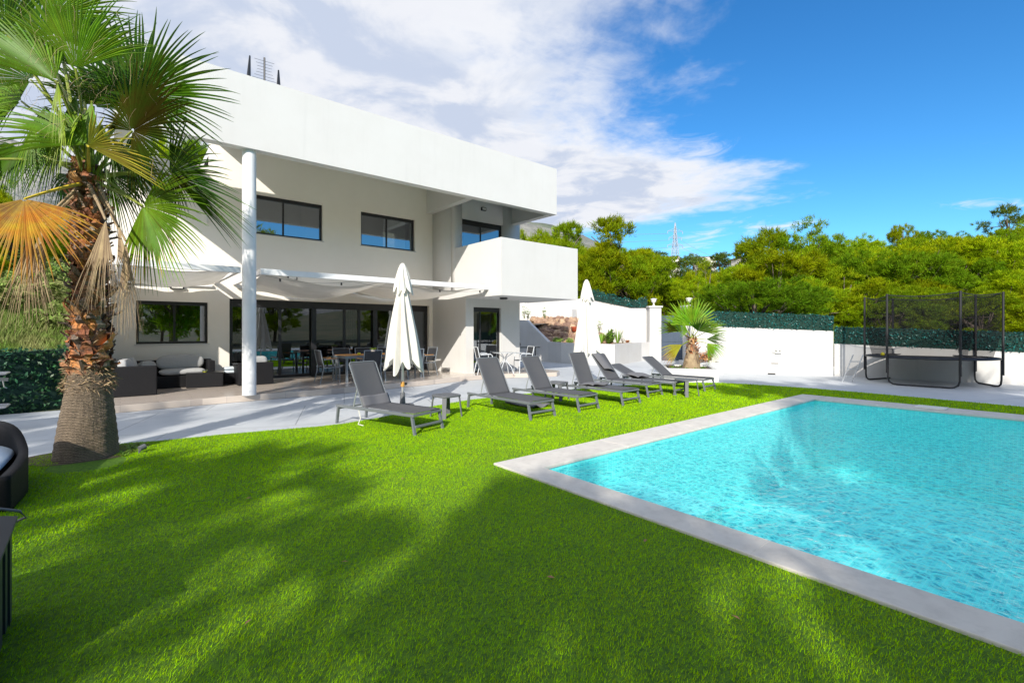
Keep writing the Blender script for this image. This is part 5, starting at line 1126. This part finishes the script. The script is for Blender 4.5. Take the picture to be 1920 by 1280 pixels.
for i, (r, u, f, ang, tilt, roll, L, half, dr, m_, ns) in enumerate(F2):
    a = rad(ang); mn = RT * math.cos(a) + UP * math.sin(a) - FW * tilt
    add_fan(sp_, Vector((0, 0, .92)), W3(r, u, f) * 1.0, mn, roll, L * 1.12, ns, rad(half), dr, m_, 300 + i, pr=.014, arch=.06)

# ================================================================== PINES
def pine_proto(seed, H, R, kind, m='pine_needles', nl=46, ncl=20, nn=46, needle=.17):
    rng = np.random.default_rng(seed); c = []
    if kind == 'round': zc, rz_ = H * .56, H * .42
    elif kind == 'tall': zc, rz_ = H * .50, H * .47
    else: zc, rz_ = H * .74, H * .22
    lobes = []
    for i in range(nl):
        d = rng.normal(0, 1, 3); d /= np.linalg.norm(d); rr_ = rng.uniform(.45, .95) ** .7; w_ = 1.0
        p = d * rr_ * np.array([R, R, rz_]); t = (p[2] + rz_) / (2 * rz_)
        if kind == 'tall': p[:2] *= (1.15 - .75 * t)
        lobes.append((p + np.array([0, 0, zc]), rng.uniform(.16, .28) * R))
    P_ = []; N_ = []
    for p, r in lobes:
        d = rng.normal(0, 1, (ncl, 3)); d[:, 2] += .35; d /= np.linalg.norm(d, axis=1)[:, None]
        P_.append(p + d * r * rng.uniform(.55, 1.1, (ncl, 1)) * np.array([1.15, 1.15, .8])); N_.append(d)
    P_ = np.concatenate(P_); N_ = np.concatenate(N_); n = len(P_)
    cs = rng.uniform(.14, .26, n)
    PP = np.repeat(P_, nn, 0); NN = np.repeat(N_, nn, 0); CS = np.repeat(cs, nn)[:, None]; m_ = len(PP)
    dv = rng.normal(0, 1, (m_, 3)) * .55 + NN * .55 + np.array([0, 0, .65]); dv /= np.linalg.norm(dv, axis=1)[:, None]
    base = PP + rng.normal(0, .42, (m_, 3)) * CS
    L = needle * rng.uniform(.6, 1.4, m_)[:, None]; sd_ = np.cross(dv, rng.normal(0, 1, (m_, 3))); sd_ /= np.linalg.norm(sd_, axis=1)[:, None]
    V = np.stack([base - sd_ * L * .11, base + sd_ * L * .11, base + dv * L * 1.3], 1).reshape(-1, 3)
    crown = big_mesh('crown', V, np.arange(m_ * 3).reshape(-1, 3), m)
    b = MB(); top = H * .86; ax = [(rng.normal(0, .05) * H * t, rng.normal(0, .05) * H * t, top * t) for t in (0, .25, .5, .75, 1)]
    b.tube(ax, [.020 * H, .017 * H, .013 * H, .009 * H, .003 * H], 7)
    for p, r in lobes[::1]:
        t = rng.uniform(.25, .8); k = t * 4; i = int(k); f = k - i; s_ = Vector(ax[i]).lerp(Vector(ax[min(i + 1, 4)]), f); e = Vector(p); md = s_.lerp(e, .5) - UP * .15
        b.tube([s_, md, e], [.007 * H, .005 * H, .002 * H], 5)
    root = thing('pine_tree', 'x', 'tree', (0, 0, 0)); link_mesh('crown', crown, root); b.build('trunk', 'bark', root)
    return root
protos = [pine_proto(1, 8, 2.9, 'round'), pine_proto(2, 8, 2.6, 'tall'), pine_proto(3, 8, 2.7, 'round'), pine_proto(4, 8, 2.4, 'tall'), pine_proto(5, 8, 3.4, 'flat'), pine_proto(6, 8, 2.8, 'round', 'pine_dark', 26, 12, 20, .3)]
protos.append(pine_proto(9, 9, 2.9, 'round', 'pine_needles', 30, 15, 32, .24))
used = [False] * 7
def pine(k, x, y, h, label, group=None, rz=None, sc=1.0, z=None, name=None):
    zb = float(terrain_h(x, y)) - .15 if z is None else z; s_ = h / 8.0; rz = random.uniform(0, 6.28) if rz is None else rz
    if not used[k]:
        used[k] = True; r = protos[k]; r.location = (x, y, zb); r.rotation_euler = (0, 0, rz); r['label'] = label
        if group: r['group'] = group
    else:
        r = dup(protos[k], (x, y, zb), rz, label)
        if 'group' in r: del r['group']
        if group: r['group'] = group
    r.scale = (s_ * sc, s_ * sc, s_)
    return r
def dl(px, d): l = (px - 960) / 891 * d; return FW.x * d + RT.x * l, FW.y * d + RT.y * l
def ztop(py, d): return 1.6 + (619 - py) / 891 * d
HERO = [(1, 1150, 402, 31, 1.25, 'tall bright pine right of the house balcony, the highest there'), (1, 1063, 412, 36, 1.1, 'pine rising directly above the balcony corner'), (2, 1003, 420, 44, 1.0, 'pine peeking out between the roof and the balcony'), (3, 1208, 458, 36, 1.0, 'shorter pine at the right shoulder of the tallest pine, near the pylon'),
        (2, 1445, 420, 34, 1.15, 'large round pine in the middle of the wood, left of its twin'), (0, 1500, 418, 33, 1.15, 'large pine in the middle of the wood, above the long hedge screen'), (0, 1330, 490, 44, .9, 'rounded pine just left of the white villa tower'), (2, 1695, 414, 62, .8, 'dark round pine standing out of the skyline above the trampoline'), (4, 1560, 448, 50, 1.2, 'flat topped pine right of the large middle pines'), (0, 1628, 444, 52, 1.1, 'wide pine on the skyline left of the trampoline'), (2, 1752, 426, 56, 1.0, 'pine on the skyline right of the round dark one'), (0, 1800, 436, 52, 1.0, 'pine on the skyline above the right side of the trampoline'), (5, 1890, 382, 70, 1.1, 'tallest dark pine at the right edge of the photo'), (2, 1925, 420, 52, 1.2, 'yellow green pine cut by the right edge')]
for (k, px, py, d, sc, lb) in HERO:
    x, y = dl(px, d); h = ztop(py, d) - float(terrain_h(x, y)) + .1; pine(k, x, y, h, lb, None, None, sc * min(1.0, 7.5 / h * 1.1))
SKY = ([950, 1000, 1060, 1150, 1200, 1240, 1290, 1340, 1368, 1405, 1425, 1440, 1480, 1520, 1560, 1640, 1700, 1760, 1830, 1870, 1900, 1960, 2100], [440, 425, 425, 410, 460, 505, 510, 500, 535, 535, 490, 430, 425, 445, 460, 452, 430, 440, 450, 435, 410, 410, 400])
rs = random.Random(12)
for d, stp in [(21.5, 60), (24, 60), (27.5, 60), (32, 60), (37, 56), (44, 52), (52, 48), (62, 44), (76, 42), (92, 42)]:
    px = 985 + rs.uniform(0, 40)
    while px < 2130:
        p_ = px + rs.uniform(-12, 12); x, y = dl(p_, d + rs.uniform(-2, 2)); dd_ = x * FW.x + y * FW.y; zb = float(terrain_h(x, y))
        if d >= (31.8 if p_ < 1230 else 29 if p_ < 1330 else 26 if p_ < 1385 else 20):
            lim = ztop(np.interp(p_, *SKY) + rs.uniform(2, 26), dd_) - zb; h = min(rs.uniform(3.2, 4.6) if d < 25 else rs.uniform(5.2, 8.5) if d < 60 else rs.uniform(6, 9), lim)
            if h > 2.4: pine(rs.choice([0, 1, 2, 3, 4, 0, 2]), x, y, h, 'yellow green pine in the dense wood beyond the white boundary walls', 'pines of the wood beyond the walls', rs.uniform(0, 6.28), min(1.5, max(1.0, 5.2 / h)) * rs.uniform(1.0, 1.25))
        px += stp * rs.uniform(.85, 1.15)
# dark trees on the far ridge by the pylon
for px, py, d in [(1222, 474, 170), (1238, 470, 175), (1252, 478, 165), (1285, 480, 180), (1300, 476, 170), (1312, 484, 160), (1332, 480, 175), (1365, 472, 150), (1350, 474, 150), (1385, 500, 130)]:
    x, y = dl(px, d); h = min(12, max(7, ztop(py, d) - float(terrain_h(x, y)))); pine(5, x, y, h, 'dark distant pine on the ridge around the pylon', 'dark pines on the far ridge', None, 1.3, ztop(py, d) - h)
# behind and left of the house
for i, (px, py, d, k, lb) in enumerate([(300, 235, 27, 0, 'pine showing under the roof overhang, behind the house'), (385, 240, 29, 2, 'second pine showing under the roof overhang, nearer the column'), (345, 262, 24, 3, 'bushy pine just above the low house wall')]):
    x, y = dl(px, d); h = ztop(py, d); pine(k, x, y + 1.0, h * .62, lb, None, None, .62, h * .38 )
for i, (px, py, d, k, sc, lb) in enumerate([(15, 335, 21, 0, 1.0, 'bright pine at the left edge behind the orange palm leaf'), (-60, 330, 19, 2, 1.0, 'pine cut by the left edge'), (75, 372, 26, 3, 1.0, 'pine behind the palm trunk at the left'), (-20, 470, 17.5, 4, .9, 'low pine on the grassy slope at the left'), (185, 350, 30, 0, 1., 'pine hidden behind the palm crown left of the house')]):
    x, y = dl(px, d); zb = float(terrain_h(x, y)); h = ztop(py, d) - zb; pine(k, x, y, h, lb, None, None, sc)
for i, (px, d, s_) in enumerate([(20, 15.5, .8), (70, 16.5, .9), (112, 15.2, .7), (-20, 14.5, .9), (45, 20, 1.1), (100, 20.5, 1.2), (5, 23, 1.2)]):
    x, y = dl(px, d); leafy('scrub_bush', ['round green bush on the grassy slope left of the house', 'scrubby bush higher up the grassy slope left of the house'][i > 3], (x, y, float(terrain_h(x, y))), 1500, s_, s_ * .6, 'slope_blade', .09, 60 + i)['group'] = 'bushes on the slope left of the house'
def slopegrass():
    rng = np.random.default_rng(8); n = 70000; px = rng.uniform(-80, 330, n); d = rng.uniform(11.5, 30, n) ; l = (px - 960) / 891 * d; x = FW.x * d + RT.x * l; y = FW.y * d + RT.y * l
    k = ~((x > -.5) | (y < 13.7 - .2)) ; x, y = x[k], y[k]; n = len(x); z = terrain_h(x, y); h = rng.uniform(.12, .42, n) * (1 + .5 * np.sin(x * 1.3) * np.sin(y * 1.7)); a = rng.uniform(0, 6.28, n); la = rng.uniform(0, 6.28, n); w_ = .018
    p0 = np.stack([x - w_ * np.cos(a), y - w_ * np.sin(a), z - .02], -1); p1 = np.stack([x + w_ * np.cos(a), y + w_ * np.sin(a), z - .02], -1); p2 = np.stack([x + .5 * h * np.cos(la), y + .5 * h * np.sin(la), z + h], -1)
    o = link_mesh('wild_grass', big_mesh('wild_grass', np.stack([p0, p1, p2], 1).reshape(-1, 3), np.arange(n * 3).reshape(-1, 3), 'slope_blade')); tag(o, 'wild green and yellow grass on the slope behind the hedge fence', 'grass', kind='stuff')
slopegrass()
b = MB(); b.tube([(0, 0, 0), (.6, .2, .25), (1.3, .3, .30), (2.2, .35, .42)], [.05, .045, .035, .015], 6); x, y = dl(30, 17); tag(b.build('fallen_branch', 'palm_dead', loc=(x, y, float(terrain_h(x, y)) + .25), rz=-.4), 'pale fallen branch lying on the grassy slope', 'branch')
# trees behind the camera: they shade the lawn and show in the window glass
for i, (x, y, h, k, sc) in enumerate(SHADE_TREES):
    pine(k, x, y, h, 'tall pine behind the viewer that throws dappled shade on the lawn', 'pines behind the viewer', i * 1.1, sc, -.05)
rs = random.Random(4)
for i in range(26):
    a = rad(rs.uniform(-150, -20)); r = rs.uniform(26, 40); x, y = r * math.cos(a), r * math.sin(a)
    pine(rs.choice([0, 1, 2, 3, 5]), x, y, rs.uniform(6, 9), 'pine of the wood behind the viewer, seen reflected in the windows', 'pines of the wood behind the viewer', None, 1.1)
# ================================================================== FAR THINGS
x, y = dl(1266, 300); zb = float(terrain_h(x, y)) - 1; Ht = ztop(418, 300) - zb
py_ = thing('pylon', 'grey steel lattice electricity pylon on the distant ridge', 'pylon', (x, y, zb), rad(50.5 - 90 + 8))
def leg(z): return float(np.interp(z, [0, Ht * .75, Ht * .8, Ht], [4.2, 1.3, 1.0, .15]))
b = MB(); zs = [Ht * t for t in (0, .14, .27, .39, .5, .6, .68, .75, .81, .87, .93, 1)]
for i in range(len(zs) - 1):
    a0, a1 = leg(zs[i]), leg(zs[i + 1]); c0 = [(-a0, -a0), (a0, -a0), (a0, a0), (-a0, a0)]; c1_ = [(-a1, -a1), (a1, -a1), (a1, a1), (-a1, a1)]
    for k in range(4):
        j = (k + 1) % 4; b.tube([(*c0[k], zs[i]), (*c1_[k], zs[i + 1])], .20, 4, cap=False); b.tube([(*c0[k], zs[i]), (*c1_[j], zs[i + 1])], .11, 4, cap=False); b.tube([(*c0[j], zs[i]), (*c1_[k], zs[i + 1])], .11, 4, cap=False); b.tube([(*c1_[k], zs[i + 1]), (*c1_[j], zs[i + 1])], .1, 4, cap=False)
b.build('tower', 'pylon_steel', py_)
arms = []
for z, L in ((Ht * .76, 5.0), (Ht * .84, 4.2), (Ht * .91, 5.0)):
    for s_ in (-1, 1):
        if (z > Ht * .9 and s_ < 0) or (abs(z - Ht * .84) < .1 and s_ < 0): pass
        b = MB(); b.tube([(0, 0, z), (s_ * L, 0, z)], .16, 4); b.tube([(0, 0, z + 2), (s_ * L, 0, z)], .12, 4); b.tube([(s_ * L, 0, z), (s_ * L, 0, z - 1.6)], .18, 5); b.build('crossarm', 'pylon_steel', py_); arms.append((s_ * L, z - 1.6))
rot = Matrix.Rotation(rad(50.5 - 90 + 8), 3, 'Z'); pyl = Vector((x, y, zb))
def cable_(p0, p1, sag, label, r=.06):
    c0 = p0; b = MB(); b.tube([p0.lerp(p1, t / 24) - UP * sag * 4 * (t / 24) * (1 - t / 24) - c0 for t in range(25)], r, 4, cap=False); tag(b.build('power_line', 'cable', loc=c0), label, 'power line')
cg = ['upper power line running left from the pylon', 'middle power line running left from the pylon', 'lowest power line running left from the pylon']
for i, (ax_, az_) in enumerate([arms[4], arms[2], arms[0]]):
    p0 = pyl + rot @ Vector((ax_, 0, az_)); xx, yy = dl(560 + i * 8, 380); cable_(p0, Vector((xx, yy, ztop(402 + 24 * i, 380))), 6, cg[i], .09)
for i, (ax_, az_) in enumerate([arms[3], arms[1]]):
    p0 = pyl + rot @ Vector((ax_, 0, az_)); xx, yy = dl(1620, 150); cable_(p0, Vector((xx, yy, ztop(545 - i * 10, 150))), 5, ['upper power line running down to the right from the pylon', 'lower power line running down to the right from the pylon'][i], .07)
for i in range(3):
    xx, yy = dl(-60, 160); x2, y2 = dl(300, 120); cable_(Vector((xx, yy, ztop(330 + 12 * i, 160))), Vector((x2, y2, ztop(362 + 12 * i, 120))), 3, ['upper', 'middle', 'lower'][i] + ' pale power line across the valley left of the palm trunk', .045)
def villa(px, d, wd, dp, ptop, pbot, label, roof=True, rz=0.):
    x, y = dl(px, d); zt = ztop(ptop, d); z0 = ztop(pbot, d); v = thing('hillside_villa', label, 'villa', (x, y, z0), rad(-35) + rz); h = zt - z0
    b = MB(); b.box(-wd / 2, wd / 2, -dp / 2, dp / 2, -8, h * .82); b.build('wall', 'villa_wall', v)
    if roof: b = MB(); b.add([(-wd / 2 - .4, -dp / 2 - .4, h * .825), (wd / 2 + .4, -dp / 2 - .4, h * .825), (wd / 2 + .4, dp / 2 + .4, h * .825), (-wd / 2 - .4, dp / 2 + .4, h * .825), (0, 0, h)], [(3, 2, 1, 0), (0, 1, 4), (1, 2, 4), (2, 3, 4), (3, 0, 4)]); b.build('roof', 'roof_tile', v)
    for sx in (-.25, .25): b = MB(); b.box(sx * wd - .3, sx * wd + .3, -dp / 2 - .04, -dp / 2 - .005, h * .3, h * .55); b.build('window', 'inner_dark', v)
villa(1388, 120, 3.0, 3.2, 481, 506, 'small white villa tower with a terracotta roof above the trees')
villa(1382, 112, 3.2, 1.2, 506, 528, 'white terrace wall running down the slope below the villa tower', False, -.5)
villa(1322, 230, 8, 6, 481, 492, 'distant pale villa right of the pylon, half hidden by trees')
villa(1258, 250, 7, 6, 480, 492, 'distant villa just left of the pylon foot')
villa(1228, 150, 6.5, 3, 495, 503, 'pale rocky terrace house below the dark ridge trees, left of the pylon', False)
